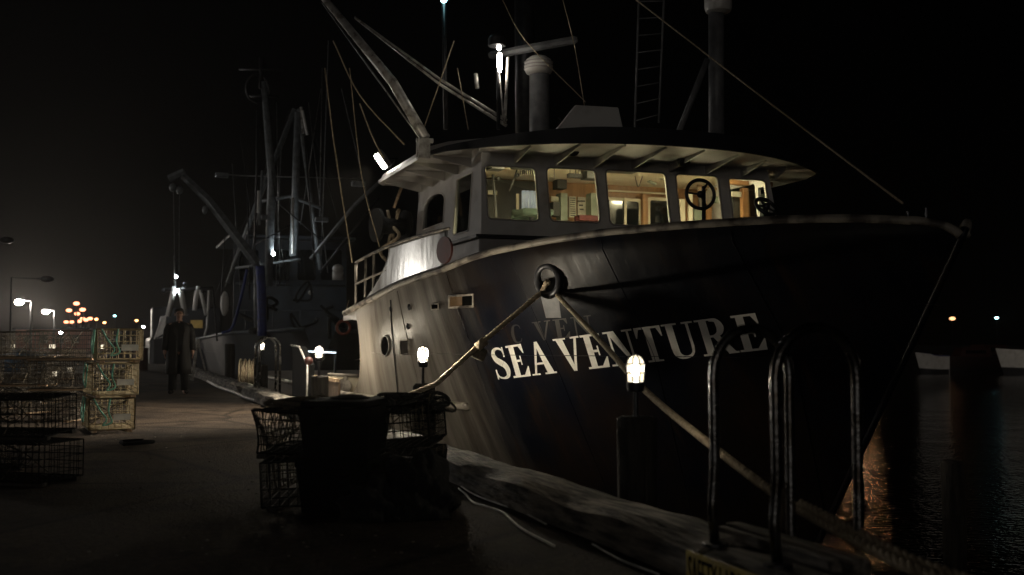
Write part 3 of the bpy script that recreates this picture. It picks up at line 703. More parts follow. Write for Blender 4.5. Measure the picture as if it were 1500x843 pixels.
for i in range(9):   # knees under the overhang
    n_ = 2.05 + 4.9 * i / 8; s1 = 8.78 + 1.25 * (abs(n_ - CN) / 3) ** 2.4; s0 = SF + .20 * (ZT - .02 - ZB)
    b = MB(); z1 = zr(n_)
    b.prism([(n_ - .012, s0, z1 - .17), (n_ - .012, s1 + .05, z1 - .03), (n_ - .012, s1 + .05, z1 - .004), (n_ - .012, s0, z1 - .004)], [(n_ + .012, s0, z1 - .17), (n_ + .012, s1 + .05, z1 - .03), (n_ + .012, s1 + .05, z1 - .004), (n_ + .012, s0, z1 - .004)])
    b.build('knee', M['white'], roof)
for i in range(5):
    s = 10.3 + .68 * i; b = MB(); z1 = zr(1.7)
    b.prism([(NS_ + .07, s - .012, z1 - .15), (1.55, s - .012, z1 - .03), (1.55, s - .012, z1 - .004), (NS_ + .07, s - .012, z1 - .004)], [(NS_ + .07, s + .012, z1 - .15), (1.55, s + .012, z1 - .03), (1.55, s + .012, z1 - .004), (NS_ + .07, s + .012, z1 - .004)])
    b.build('knee', M['white'], roof)
for u, v in ((838, 219), (1000, 236)):
    b = MB(); p = onY(u, v, 9.5); b.lathe(p, [(.05, -.03), (.09, 0), (.09, .07), (.06, .09)], 14, Vector((0, -1, -.3)))
    b.build('deck_spotlight', M['darkbox'], roof, 'auto')

# ---- wheelhouse interior
SI = 11.95
def back(u, v, s=SI - .075): return onY(u, v, s)
def panel(u0, v0, u1, v1, m, name, s=SI - .07, th=.03, parent=None):
    a, c = back(u0, v0, s), back(u1, v1, s)
    b = MB(); b.box(((a.x + c.x) / 2, s, (a.z + c.z) / 2), (abs(a.x - c.x), th, abs(a.z - c.z))); return b.build(name, m, parent or cabin, bevel=.004)
cabin = MB(); cabin.box((CN, SI - .075, 3.00), (4.5, .02, .84)); cabin = cabin.build('cabin_panelling', M['cabinwood'], boat)
panel(880, 278, 990, 286, M['cream'], 'moulding', SI - .10, .04)
for u0, u1 in ((884, 940), (948, 990)):
    a, c = back(u0, 289, SI - .11), back(u1, 345, SI - .11)
    b = MB(); b.plate(rrect(a.x, c.x, c.z, a.z, .06), [rrect(a.x + .05, c.x - .05, c.z + .05, a.z - .05, .04)], lambda x_, z_, d: (x_, SI - .12 + d, z_), .03); wf = b.build('inner_window_frame', M['cream'], cabin)
    b = MB(); b.box(((a.x + c.x) / 2, SI - .098, (a.z + c.z) / 2), (c.x - a.x - .06, .01, a.z - c.z - .06)); b.build('inner_pane', M['darkpane'], wf)
panel(914, 290, 918, 345, M['cream'], 'mullion', SI - .13, .02)
panel(940, 284, 948, 345, M['cabinwood'], 'wood_post', SI - .16, .08)
# second window: vents, notices, speaker
panel(818, 284, 828, 330, M['greenpanel'], 'green_panel', SI - .3, .2)
panel(862, 284, 872, 330, M['greenpanel'], 'green_panel', SI - .3, .2)
panel(807, 288, 818, 296, M['paper'], 'notice', SI - .3, .02)
panel(807, 297, 817, 318, M['darkbox'], 'radio', SI - .3, .2)
a, c = back(834, 289, SI - .2), back(843, 318, SI - .2)
nb = panel(833, 288, 844, 319, M['paper'], 'louvre_board', SI - .2, .02)
b = MB()
for k in range(9):
    z = c.z + (a.z - c.z) * (k + .5) / 9; b.box(((a.x + c.x) / 2, SI - .215, z), (abs(c.x - a.x) * .8, .006, .011))
b.build('louvre_slots', M['darkbox'], nb)
nb = panel(846, 289, 858, 320, M['paper'], 'notice_board', SI - .2, .02)
b = MB()
for k, (x_, z_) in enumerate(((849, 295), (854, 295), (851, 301), (852, 307))):
    p = back(x_, z_, SI - .215); b.box(p, (.07, .006, .022))
b.build('notice_print', M['darkbox'], nb)
panel(813, 264, 827, 278, M['darkbox'], 'speaker', SI - .3, .2)
panel(845, 316, 880, 325, M['maroon'], 'folded_cloth', SI - .7, .2)
panel(870, 287, 877, 300, M['paper'], 'notice', SI - .3, .02); panel(868, 311, 877, 317, M['paper'], 'notice', SI - .3, .02)
# overhead console with instruments
for u0, v0, u1, v1, s in ((855, 243, 878, 264, 10.6), (886, 244, 930, 254, 10.4), (716, 241, 735, 250, 10.5), (752, 238, 790, 249, 10.5)):
    panel(u0, v0, u1, v1, M['darkbox'], 'overhead_console', s, .25)
b = MB(); P = [back(929, 250, 10.9), back(931, 262, 10.9), back(935, 274, 10.9), back(940, 262, 10.9), back(943, 250, 10.9)]; b.tube(smoothpath(P), .006, 6); b.build('microphone_cord', M['darkbox'], cabin, True)
b = MB()
for (u, v) in ((758, 257), (767, 252), (730, 262)): b.ball(back(u, v, 10.8), .035, (1, 1, 1), 1)
b.tube([back(722, 256, 10.8), back(725, 290, 10.8), back(727, 318, 10.8)], .02, 6); b.tube([back(757, 249, 10.8), back(752, 266, 10.8), back(746, 280, 10.8)], .012, 6)
b.build('hanging_gear', M['darkbox'], cabin, True)
b = MB()
for i in range(8):
    u = 762 + i * 3; b.tube([back(u, 250, 10.7), back(u, 256, 10.7)], .008, 5)
b.build('bracket_comb', M['darkbox'], cabin)
b = MB(); b.tube([back(806, 246, 10.6), back(858, 247, 10.6)], .008, 5)
for u in (812, 835, 843, 848): b.tube([back(u, 246, 10.6), back(u, 262, 10.6)], .006, 5)
b.box(back(842, 258, 10.6), (.22, .1, .06)); b.build('overhead_rack', M['darkbox'], cabin)
b = MB()
for (u, v, s) in ((957, 258, 11), (966, 260, 11), (955, 268, 11)): b.box(back(u, v, s), (.13, .1, .03), Matrix.Rotation(R(20), 3, 'Y'))
b.build('ceiling_fixture', M['greenpanel'], cabin, bevel=.01)
# first window: dark partition, curtain, chair
panel(700, 262, 800, 345, M['greenpanel'] if False else M['darkbox'], 'dark_partition', SI - .14, .03)
b = MB(); a, c = back(764, 279, SI - .4), back(787, 307, SI - .4)
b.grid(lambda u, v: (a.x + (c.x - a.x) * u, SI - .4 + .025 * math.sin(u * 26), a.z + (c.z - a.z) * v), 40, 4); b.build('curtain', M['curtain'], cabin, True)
panel(756, 284, 760, 318, M['cream'], 'pale_post', SI - .42, .03); panel(714, 279, 728, 286, M['paper'], 'shelf_papers', SI - .3, .03)
# fourth and fifth windows: posts, papers
panel(995, 292, 1003, 330, M['cream'], 'pale_post', 11.3, .05); panel(1008, 283, 1014, 340, M['cream'], 'pale_post', 11.2, .05)
panel(1030, 300, 1042, 340, M['cabinwood'], 'wood_post', 11.35, .05); panel(1016, 306, 1029, 340, M['greenpanel'], 'green_panel', 11.3, .05); panel(1043, 288, 1056, 298, M['greenpanel'], 'green_panel', 11.2, .05)
panel(1072, 289, 1085, 340, M['darkbox'], 'dark_cupboard', 10.6, .05); panel(1086, 276, 1097, 340, M['cabinwood'], 'wood_post', 10.5, .1); panel(1099, 280, 1104, 340, M['cream'], 'pale_post', 10.5, .05); panel(1108, 284, 1122, 340, M['greenpanel'], 'green_panel', 10.6, .05)
panel(1071, 281, 1085, 289, M['paper'], 'shelf_papers', 10.5, .05); panel(1066, 264, 1130, 274, M['cabinwood'], 'wood_header', 10.4, .08)
random.seed(5); b = MB()
for i in range(26):
    p = back(random.uniform(1024, 1056), random.uniform(256, 280), 11.2 + random.random() * .6); b.box(p, (random.uniform(.05, .14), .02, random.uniform(.02, .06)), Matrix.Rotation(random.uniform(-.9, .9), 3, 'Y'))
b.build('pinned_papers', M['woodpale'], cabin)
for n_ in (2.9, 4.5, 6.1):
    b = MB(); b.lathe((n_, 10.06, ZT - .052), [(.14, 0), (.13, -.04), (.08, -.06), (.01, -.065)], 16); b.build('ceiling_light', M['cabinlight'], cabin, True)
for n_ in (2.7, 3.6, 4.9, 6.0):
    b = MB(); b.ball((n_, 10.5, 2.74), .05); b.build('cabin_fill_ball', M['cabin_fill'], cabin, True)  # unseen glowing balls added below the sills to brighten ceiling and back wall
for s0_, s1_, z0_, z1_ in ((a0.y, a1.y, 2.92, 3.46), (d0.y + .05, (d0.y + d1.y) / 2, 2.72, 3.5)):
    b = MB(); b.grid(lambda u, v: (NS_ + .2 + .02 * math.sin(u * 22), s0_ + (s1_ - s0_) * u, z0_ + (z1_ - z0_) * v), 30, 2); b.build('pane_reflection', M['paper'], cabin, True)  # pale sheets added inside for the bright reflections in the side panes
# helm chair stands on the cabin floor
p = back(772, 322, 11.2); ct_ = back(772, 308, 11.2).z
t = thing('helm_chair', 'green upholstered helm chair behind the first wheelhouse window', 'chair', (p.x, p.y, ZB))
b = MB(); b.box((p.x, p.y, ct_ - .26), (.52, .10, .52), Matrix.Rotation(.1, 3, 'X')); b.build('backrest', M['greencloth'], t, bevel=.04)
b = MB(); b.box((p.x, p.y - .25, ZB + .48), (.5, .5, .1)); b.build('seat', M['greencloth'], t, bevel=.03)
b = MB(); b.tube([(p.x, p.y - .2, ZB), (p.x, p.y - .2, ZB + .44)], .04, 10); b.lathe((p.x, p.y - .2, ZB), [(.22, .002), (.22, .02), (.05, .04)], 16); b.build('pedestal', M['darksteel'], t)

# ---- foredeck hand wheels (windlass)
def handwheel(c, r, nrm, name_label, post, spokes):
    b = MB(); nrm = nrm.normalized(); x = nrm.cross(Vector((0, 0, 1))).normalized(); y = x.cross(nrm)
    b.tube([c + (x * math.cos(a) + y * math.sin(a)) * r for a in [2 * math.pi * k / 28 for k in range(28)]], .022, 8, True)
    for k in range(spokes):
        a = 2 * math.pi * k / spokes + .1; b.tube([c, c + (x * math.cos(a) + y * math.sin(a)) * r], .013, 6)
    b.ball(c, .045, (1, 1, 1), 2); hw = b.build('hand_wheel', M['darksteel'], boat, True)
    b = MB(); b.tube(post, .024, 8); b.build('wheel_post', M['darksteel'], hw, True)
c = at(1026, 285, 12.8); handwheel(c, .172, Vector((-.15, -1, .1)), '', [c + Vector((.06, .03, .1)), c + Vector((.06, .03, -.9))], 3)
c = at(1122, 303, 12.2); handwheel(c, .125, Vector((.1, -.9, .75)), '', [c, c + Vector((.03, .05, -.8))], 5)
b = MB(); p = at(1000, 331, 12.6); 
for u, r in ((985, .07), (1005, .09), (1060, .10), (1085, .08)): b.ball(at(u, 334, 12.6), r, (1.8, 1, .7), 2)
b.build('windlass', M['darksteel'], boat, True)
b = MB()
for u, v in ((1357, 316), (1330, 321)): p = at(u, v + 6, 9.9); b.tube([p, p + Vector((0, 0, .1)), p + Vector((.05, 0, .06))], .012, 6)
b.build('bow_cleat', M['darksteel'], boat)

# ---- roof gear and masts
b = MB(); c0 = at(790, 190, 16.5); c1 = at(790, 106, 16.5); b.tube([c0 + Vector((0, 0, -.6)), c1], .15, 16); radar = b.build('radar_mast', M['gearpaint'], boat, True)
c = at(789, 96, 16.5); b = MB(); b.lathe(c, [(.12, -.16), (.19, -.12), (.215, -.07), (.21, .02), (.19, .08), (.12, .13), (.02, .145)], 22); b.build('radome', M['white'], radar, 'auto')
for zz in (-.06, -.01, .04):
    b = MB(); b.tube([c + Vector((.214 * math.cos(a), .214 * math.sin(a), zz)) for a in [2 * math.pi * k / 24 for k in range(24)]], .008, 5, True); b.build('radome_band', M['grey'], radar)
a, e = at(716, 82, 16.6), at(846, 58, 16.4); b = MB(); ax = (e - a).normalized()
b.tube([a, a + ax * .05, e - ax * .05, e], [.04, .065, .065, .04], 8); b.build('radar_bar', M['gearpaint'], radar, 'auto')
b = MB(); b.tube([at(770, 195, 18), at(768, -40, 18)], .17, 14); b.build('main_mast', M['darksteel'], boat, True)
b = MB(); c0, c1 = at(1049, 200, 17.5), at(1049, 18, 17.5); b.tube([c0 + Vector((0, 0, -.6)), c1], .125, 16); aft = b.build('signal_mast', M['gearpaint'], boat, True)
c = at(1052, 12, 17.5); b = MB(); b.lathe(c, [(.12, -.10), (.20, -.06), (.22, 0), (.22, .16), (.17, .26), (.05, .3)], 20); b.build('radome', M['white'], aft, 'auto')
b = MB(); b.tube([at(995, 192, 17), at(1036, 88, 17.4)], .05, 10); b.build('mast_brace', M['gearpaint'], aft, True)
b = MB(); l0, l1, r0, r1 = at(930, 190, 16.8), at(936, -10, 16.8), at(965, 180, 16.8), at(973, -10, 16.8)
b.tube([l0, l1], .018, 8); b.tube([r0, r1], .018, 8)
for k in range(8): f = (k + .5) / 8; b.tube([l0.lerp(l1, f), r0.lerp(r1, f)], .010, 6)
b.build('mast_ladder', M['gearpaint'], boat, True)
a = at(860, 176, 15.2); b = MB(); rz = Matrix.Rotation(-.25, 3, 'Z')
wpt = lambda x_, y_, z_: a + rz @ Vector((x_, y_, z_))
b.hexa([wpt(-.50, -.3, -.22), wpt(.46, -.3, -.22), wpt(.46, .4, -.22), wpt(-.50, .4, -.22), wpt(-.2, -.22, .16), wpt(.40, -.22, .14), wpt(.40, .32, .14), wpt(-.2, .32, .16)]); rb = b.build('roof_locker', M['white'], boat, bevel=.015)
b = MB()
for u0, v0, u1, v1 in ((818, 173, 826, 180), (826, 180, 832, 173), (818, 180, 830, 181)): b.tube([at(u0, v0, 14.94), at(u1, v1, 14.94)], .012, 5)
b.build('locker_mark', M['black'], rb)
# outrigger boom, whips, working lights
def pole(pts, r, m, name, parent=boat, n=10): b = MB(); b.tube(pts, r, n); return b.build(name, m, parent, True)
pole([at(623, 203, 15.3), at(575, 120, 15.5), at(470, -8, 16)], [.075, .07, .05], M['polesteel'], 'outrigger_boom')
pole([at(616, 204, 15.2), at(472, 4, 15.8)], .012, M['steel'], 'boom_stay')
pole([at(628, 200, 15.4), at(560, 110, 15.7)], .012, M['steel'], 'boom_stay')
c = at(620, 206, 15.3); b = MB(); b.box(c + Vector((0, 0, -.12)), (.16, .16, .28)); b.tube([c + Vector((-.1, 0, 0)), c + Vector((.14, 0, 0))], .035, 10); b.build('boom_foot', M['polesteel'], boat)
for o in (0, .075): pole([at(742, 177, 16) + Vector((0, 0, -o)), at(645, 117, 16.2) + Vector((0, 0, -o)), at(520, 25, 16.6) + Vector((0, 0, -o * .3))], [.026, .022, .01], M['polesteel'], 'derrick_bar')
pole([at(739, 182, 15.9), at(744, 84, 15.9)], [.028, .02], M['polesteel'], 'whip_antenna'); pole([at(738, 184, 15.9), at(731, 100, 15.9)], [.014, .01], M['polesteel'], 'whip_antenna')
pole([at(699, 130, 16), at(697, 108, 16)], .03, M['polesteel'], 'insulator')
pole([at(665, 60, 16), at(622, 185, 16)], .009, M['rope'], 'signal_halyard'); pole([at(670, 100, 16), at(686, 190, 16)], .008, M['rope'], 'signal_halyard')
b = MB(); b.lathe(at(728, 62, 15.9), [(.06, -.08), (.13, -.06), (.13, .05), (.10, .09)], 16); wl = b.build('work_light', M['darksteel'], boat)
b = MB(); b.ball(at(731, 70, 15.8), .035, (1, 1, 1.3)); b.build('light_bulb', M['workbulb'], wl, True)
b = MB(); b.lathe(at(732, 91, 15.8), [(.018, -.15), (.036, -.08), (.036, .1), (.02, .13)], 12); b.build('light_bulb', M['workbulb'], wl, True)
b = MB(); b.tube([at(730, 60, 15.95), at(730, 190, 15.95)], .03, 8); b.build('light_post', M['darksteel'], wl, True)
b = MB(); b.ball(at(650, 0, 17), .05); b.build('masthead_light', M['teal'], boat, True)
pole([at(650, -10, 17.05), at(653, 190, 17.05)], .035, M['darksteel'], 'masthead_pole')
for pts, r in (([(928, -3), (1100, 130), (1322, 298)], .012), ([(735, -2), (770, 60), (858, 150)], .007), ([(824, -2), (842, 70), (856, 155)], .007), ([(527, 152), (545, 200), (562, 232)], .010), ([(488, 60), (527, 140), (592, 212)], .010), ([(476, 100), (490, 215), (516, 385)], .012), ([(512, 100), (530, 260), (556, 362)], .008)):
    d = [16.5, 14, 10.1] if pts[0][0] == 928 else [15.8, 15.8, 16.0]
    P = [at(u, v, k) for (u, v), k in zip(pts, d)]; pole(smoothpath(P, 5), r, M['rope'], 'rigging_wire', n=6)
# deck gear behind the rail: winch drum with chain
c = at(576, 322, 18.0); b = MB(); b.lathe(c + Vector((-.3, 0, -.1)), [(.28, 0), (.28, .05), (.14, .06), (.14, .5), (.28, .51), (.28, .56)], 18, Vector((1, .2, 0))); wn = b.build('net_winch', M['netpile'], boat, 'auto')
b = MB(); random.seed(3)
for k in range(3): b.tube(smoothpath([c + Vector((random.uniform(-.2, .2), random.uniform(-.2, .1), .15 - .22 * i)) for i in range(7)]), .03, 6)
b.build('hanging_line', M['rope'], wn, True)
pole([at(588, 275, 17.5), at(577, 305, 17.5)], .025, M['woodpale'], 'gaff_pole')
# bitt & antennas on the forward rail
# ---- roof floodlight (lit)
fl = at(559, 236, 17.55); tgt = Vector((-2.5, 13.0, 0)); dr = (tgt - fl).normalized()
Z = Vector((0, 0, 1)); ex = (at(566, 246, 17.55) - at(553, 227, 17.55)).normalized()
nf = (dr - ex * dr.dot(ex)).normalized(); ey = nf.cross(ex)
rm = Matrix((ex, ey, nf)).transposed()
b = MB(); b.box(fl - nf * .055, (.30, .2, .09), rm); fx = b.build('floodlight', M['darksteel'], boat, bevel=.015)
b = MB(); b.tube([fl - ex * .14 + nf * .02, fl - ex * .12 + nf * .02, fl + ex * .12 + nf * .02, fl + ex * .14 + nf * .02], [.02, .042, .042, .02], 12); b.build('flood_lens', M['flood'], fx, True)
b = MB(); b.tube([fl - nf * .05, fl - nf * .12 + Vector((.15, 0, -.02)), Vector((1.6, 13.1, 3.85))], .02, 8); b.build('flood_bracket', M['blackplastic'], fx, True)

# mooring lines
rb = MB(); P = [F + nrm * .02, hull_hit(795, 424, .06)] ; e1 = at(705, 503, 12.2); e2 = at(640, 563, 12.0); e3 = Vector((.02, 6.6, .22))
laid_rope(rb, [F + nrm * .05, hull_hit(794, 428, .07), at(706, 502, 11.9), at(640, 562, 11.7), at(558, 596, 11.6)], .03, .16)
t = rb.build('mooring_rope', M['rope'], smooth=True, loc=F); tag(t, 'manila mooring rope running from the hull ring down to the quay behind the traps', 'rope')
b = MB(); P = at(706, 503, 11.85); b.tube([P + Vector((-.05, .03, -.05)), P + Vector((.04, .0, .03))], .05, 8); b.build('splice', M['rope'], t, True)
b = MB(); b.box(at(702, 518, 11.95), (.16, .05, .14), Matrix.Rotation(.4, 3, 'Y')); b.build('chafe_guard', M['trapnet'], t, bevel=.02)
rb = MB()
path = smoothpath([F + nrm * .05, hull_hit(815, 431, .08), at(880, 500, 10.3), at(945, 572, 8.6), at(1046, 656, 6.6), at(1140, 727, 5.5), at(1178, 750, 5.15), at(1262, 797, 4.6), at(1330, 830, 4.25), at(1420, 868, 3.9)], 6)
laid_rope(rb, path, .026, .15)
t = rb.build('mooring_rope', M['rope'], smooth=True, loc=F); tag(t, 'heavy pale mooring rope passing behind the nearest lamp and the ladder', 'rope')
b = MB(); laid_rope(b, smoothpath([at(1172, 738, 5.2), at(1200, 752, 5.0), at(1262, 783, 4.65), at(1340, 822, 4.3), at(1420, 850, 4.0)], 6), .024, .15); b.build('rope_tail', M['rope'], t, True)
b = MB(); c = at(1151, 737, 5.35); random.seed(2)
for k in range(9): a_ = random.uniform(-.03, .03); b.tube([c + Vector((a_, 0, .07)), c + Vector((a_ * 1.2, .01, -.02)), c + Vector((a_ * 1.6 + .01, 0, -.13))], .01, 5)
b.build('frayed_lashing', M['rope'], t, True)

# ------------------------------------------------------------------ lobster traps
def trap_proto(name, m, L=.9, Wd=.53, H=.38, rope=True, plates=True, crush=0, r=.0032, st=.062):
    t = thing(name, '', 'lobster trap', (0, 0, 0), 'wire lobster traps on the quay')
    b = MB()
    nx, ny, nz = round(L / st), round(Wd / st), round(H / st)
    def wob(p):
        x, y, z = p
        if crush: k = crush; return (x + k * .5 * math.sin(z * 9 + y * 5), y + k * math.sin(z * 8 + x * 6) * .6, z - k * (1 + math.sin(x * 7 + y * 4)) * z * 1.3)
        return (x, y, z)
    def wire(a, c, rr=r):
        n = 6 if crush else 1; b.tube([wob(Vector(a).lerp(Vector(c), i / n)) for i in range(n + 1)], rr, 4)
    hx, hy = L / 2, Wd / 2; z0 = .035
    for i in range(nx + 1):
        x = -hx + L * i / nx; rr = r * (2.0 if i in (0, nx) else 1)
        for y in (-hy, hy): wire((x, y, z0), (x, y, z0 + H), rr)
        for z in (z0, z0 + H): wire((x, -hy, z), (x, hy, z), rr)
    for j in range(ny + 1):
        y = -hy + Wd * j / ny; rr = r * (2.0 if j in (0, ny) else 1)
        for x in (-hx, hx): wire((x, y, z0), (x, y, z0 + H), rr)
        for z in (z0, z0 + H): wire((-hx, y, z), (hx, y, z), rr)
    for k in range(nz + 1):
        z = z0 + H * k / nz; rr = r * (2.0 if k in (0, nz) else 1)
        for y in (-hy, hy): wire((-hx, y, z), (hx, y, z), rr)
        for x in (-hx, hx): wire((x, -hy, z), (x, hy, z), rr)
    b.build('wire_cage', m, t)
    for y in (-hy + .06, hy - .06):
        b = MB(); b.box((0, y, .016), (L * 1.02, .06, .03)); b.build('runner', M['woodpale'] if H > .3 else M['piling'], t, bevel=.004)
    # netting funnel: rings and twine from the side toward the middle
    b = MB()
    for sgn in (-1, 1):
        for k in range(5):
            f = k / 4; rad = .15 * (1 - f) + .07 * f
            b.tube([(-.12 + sgn * .02 + rad * math.cos(a), sgn * (hy - .01 - .2 * f), z0 + .19 + rad * math.sin(a)) for a in [2 * math.pi * q_ / 12 for q_ in range(12)]], .004, 4, True)
        for q_ in range(12):
            a = 2 * math.pi * q_ / 12; b.tube([(-.12 + sgn * .02 + .15 * math.cos(a), sgn * (hy - .01), z0 + .19 + .15 * math.sin(a)), (-.12 + sgn * .02 + .07 * math.cos(a), sgn * (hy - .21), z0 + .19 + .07 * math.sin(a))], .003, 4)
        b.tube([(.12, -hy, z0 + .02), (.10, 0, z0 + .2), (.12, hy, z0 + .02)], .006, 4); b.tube([(.12, -hy, z0 + H), (.10, 0, z0 + .2), (.12, hy, z0 + H)], .006, 4)
    b.build('funnel_net', M['trapnet'], t)
    if rope:
        b = MB(); P = [(hx + .01, -hy + .05, z0 + H), (hx + .02, -hy + .12, z0 + H * .65), (hx + .02, -hy + .2, z0 + H * .35), (hx + .03, -hy + .16, z0 + H * .15), (hx + .02, -hy + .26, z0 + H * .25), (hx + .02, -hy + .22, z0 + H * .6), (hx + .015, -hy + .24, z0 + H)]
        b.tube(smoothpath(P, 6), .011, 6); b.build('bridle_rope', M['greenrope'], t, True); b = MB()
        P = [(-hx + .2, -hy - .01, z0 + H), (-hx + .3, -hy - .04, z0 + H * .5), (-hx + .42, -hy - .03, z0 + H * .2), (-hx + .5, -hy - .03, z0 + H * .45), (-hx + .46, -hy - .01, z0 + H)]
        b.tube(smoothpath(P, 6), .011, 6)
        b.build('bridle_rope', M['greenrope'], t, True)
    if plates:
        b = MB(); b.box((hx + .008, hy - .15, z0 + H * .40), (.008, .2, .075)); b.build('vent_plate', M['plate'], t)
    return t
tp = trap_proto('lobster_trap', M['wire'], r=.0042, st=.075)
p = onZ(158, 630, 0); rz = R(-90 + 6)
tp.location = (p.x, p.y, 0); tp.rotation_euler = (0, 0, rz); tp['label'] = 'bottom trap of the pale upright stack, green rope looped on its side'
Z3 = .425
dup(tp, (p.x + .02, p.y + .0, Z3), rz + .03, 'middle trap of the pale upright stack, green rope hanging inside')
dup(tp, (p.x + .10, p.y + .02, 2 * Z3), rz - .05, 'top trap of the pale upright stack, with a white tag plate')
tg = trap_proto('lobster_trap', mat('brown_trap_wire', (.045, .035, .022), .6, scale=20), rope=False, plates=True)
def put(proto, u, v, z, rz_, lb, first=False, depth=None, rx=0):
    q_ = onZ(u, v, 0) if depth is None else at(u, v, depth)
    if first: proto.location = (q_.x, q_.y, z); proto.rotation_euler = (rx, 0, rz_); proto['label'] = lb; return proto
    return dup(proto, (q_.x, q_.y, z), rz_, lb, rx)
back_rows = [(98, 616, 0, 'dull trap on the ground just behind the pale stack'), (98, 616, 1, 'dull trap resting one up, beside the middle of the pale stack'), (98, 616, 2, 'dull trap topping the pile beside the pale stack'),
             (30, 606, 0, 'dull trap at the foot of the left pile'), (30, 606, 1, 'dull trap in the middle of the left pile'), (30, 606, 2, 'dull trap on top of the left pile, against the lamps'),
             (62, 590, 0, 'far dull trap on the ground, behind the left pile'), (62, 590, 1, 'far dull trap in the second tier, behind the left pile'),
             (-30, 600, 0, 'dull trap cut by the frame edge, low in the left pile'), (-30, 600, 1, 'dull trap cut by the frame edge, second tier'), (-30, 600, 2, 'dull trap cut by the frame edge, top tier')]
random.seed(9)
for i, (u, v, k, lb) in enumerate(back_rows): put(tg, u + random.uniform(-3, 3), v, k * Z3, R(-20 + random.uniform(-16, 16)) + (math.pi / 2 if i % 3 == 0 else 0), lb, i == 0)
def td_rx(i): return [0, .05, 0, -.05, .04, -.09][i]
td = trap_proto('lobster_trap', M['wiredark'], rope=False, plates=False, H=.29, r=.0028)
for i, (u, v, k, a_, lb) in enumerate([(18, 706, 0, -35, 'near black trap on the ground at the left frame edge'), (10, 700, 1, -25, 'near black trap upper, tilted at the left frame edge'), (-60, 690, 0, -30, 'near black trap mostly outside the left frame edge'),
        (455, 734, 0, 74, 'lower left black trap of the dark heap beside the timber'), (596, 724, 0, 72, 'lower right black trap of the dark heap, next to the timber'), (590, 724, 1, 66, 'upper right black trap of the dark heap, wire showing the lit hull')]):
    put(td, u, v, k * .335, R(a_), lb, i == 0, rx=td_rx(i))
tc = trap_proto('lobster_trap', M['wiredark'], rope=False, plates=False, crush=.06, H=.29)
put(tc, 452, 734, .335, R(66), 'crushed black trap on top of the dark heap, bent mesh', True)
# black fish totes in the middle of the heap
def tote(p, rz_, label, first):
    t = thing('fish_tote', label, 'tote', (0, 0, 0), 'black fish totes in the trap heap')
    b = MB(); L, Wd, H = .74, .48, .345; o = [(-L / 2, -Wd / 2), (L / 2, -Wd / 2), (L / 2, Wd / 2), (-L / 2, Wd / 2)]
    S = lambda k, z: [(x * k, y * k, z) for x, y in o]
    rings = [S(.86, .0), S(.97, H - .05), S(1.0, H - .05), S(1.0, H), S(.94, H), S(.83, .03)]
    V = [[b.bm.verts.new(Vector(q_)) for q_ in r_] for r_ in rings]
    for A, B in zip(V, V[1:]):
        for j in range(4): b.bm.faces.new((A[j], A[(j + 1) % 4], B[(j + 1) % 4], B[j]))
    b.bm.faces.new(V[0][::-1]); b.bm.faces.new(V[-1]); b.build('tote_shell', M['blackplastic'], t, bevel=.012)
    for sx in (-1, 1):
        b = MB(); b.tube([(sx * L * .505, -.1, H - .1), (sx * L * .54, -.08, H - .08), (sx * L * .54, .08, H - .08), (sx * L * .505, .1, H - .1)], .012, 6); b.build('handle', M['blackplastic'], t, True)
    return t
q0 = onZ(508, 742, 0); t0 = tote(q0, 0, 'lower black fish tote between the dark wire traps', True); t0.location = (q0.x, q0.y, 0); t0.rotation_euler = (0, 0, R(62))
dup(t0, (q0.x, q0.y + .02, .33), R(66), 'upper black fish tote standing on another in the dark heap')
b = MB(); b.box((0, 0, .02), (.62, .44, .04)); b.ball((.05, 0, .03), .16, (1.2, .9, .25)); o = b.build('tarp_bundle', M['blackplastic'], bevel=.03); o.location = (q0.x, q0.y, .68); o.rotation_euler = (0, 0, R(60)); tag(o, 'folded black tarp lying on the upper fish tote', 'tarp')
def net_heap(u, v, sx, sy, sz, label, seed):
    c = onZ(u, v, 0); b = MB(); rnd = random.Random(seed); ph = [rnd.uniform(0, 6) for _ in range(6)]
    bmesh.ops.create_icosphere(b.bm, subdivisions=5, radius=1)
    for v_ in b.bm.verts:
        p = v_.co.copy(); k = 1 + .16 * math.sin(5 * p.x + ph[0]) * math.sin(4 * p.y + ph[1]) + .10 * math.sin(11 * p.z + ph[2] + 6 * p.x) + .05 * math.sin(23 * p.x + ph[3]) + rnd.uniform(-.02, .02)
        v_.co = Vector((c.x + p.x * sx * k, c.y + p.y * sy * k, max(.001, p.z * sz * k + sz * .25)))
    return tag(b.build('net_heap', M['netpile'], smooth=True, loc=(c.x, c.y, 0)), label, 'net pile')
net_heap(612, 752, .24, .34, .30, 'black heap of netting slumped against the right hand dark traps', 3)
net_heap(556, 756, .22, .25, .20, 'low black heap of netting at the foot of the fish totes', 5)
for i, (u, v, z) in enumerate(((604, 728, .64),)):
    q2 = onZ(u, v, 0); b = MB(); rnd = random.Random(40 + i)
    for k in range(8): b.tube(smoothpath([Vector((q2.x + rnd.uniform(-.26, .26), q2.y + rnd.uniform(-.24, .24), z + rnd.uniform(-.05, .10))) for _ in range(7)]), rnd.uniform(.008, .02), 5)
    tag(b.build('tangled_line', M['netpile'], smooth=True, loc=(q2.x, q2.y, z)), ['black tangled line on the upper right trap, beside the lamp piling', 'black tangled line on the upper right trap, beside the totes'][i], 'rope')
# loose net scrap over the crushed trap
q1 = onZ(455, 734, 0); b = MB(); random.seed(4)
for k in range(7): b.tube(smoothpath([Vector((q1.x + random.uniform(-.3, .3), q1.y + random.uniform(-.3, .3), .67 + random.uniform(-.05, .05))) for _ in range(7)]), .012, 5)
tag(b.build('tangled_line', M['trapnet'], smooth=True, loc=(q1.x, q1.y, .7)), 'tangled dark line heaped on the crushed trap', 'rope')

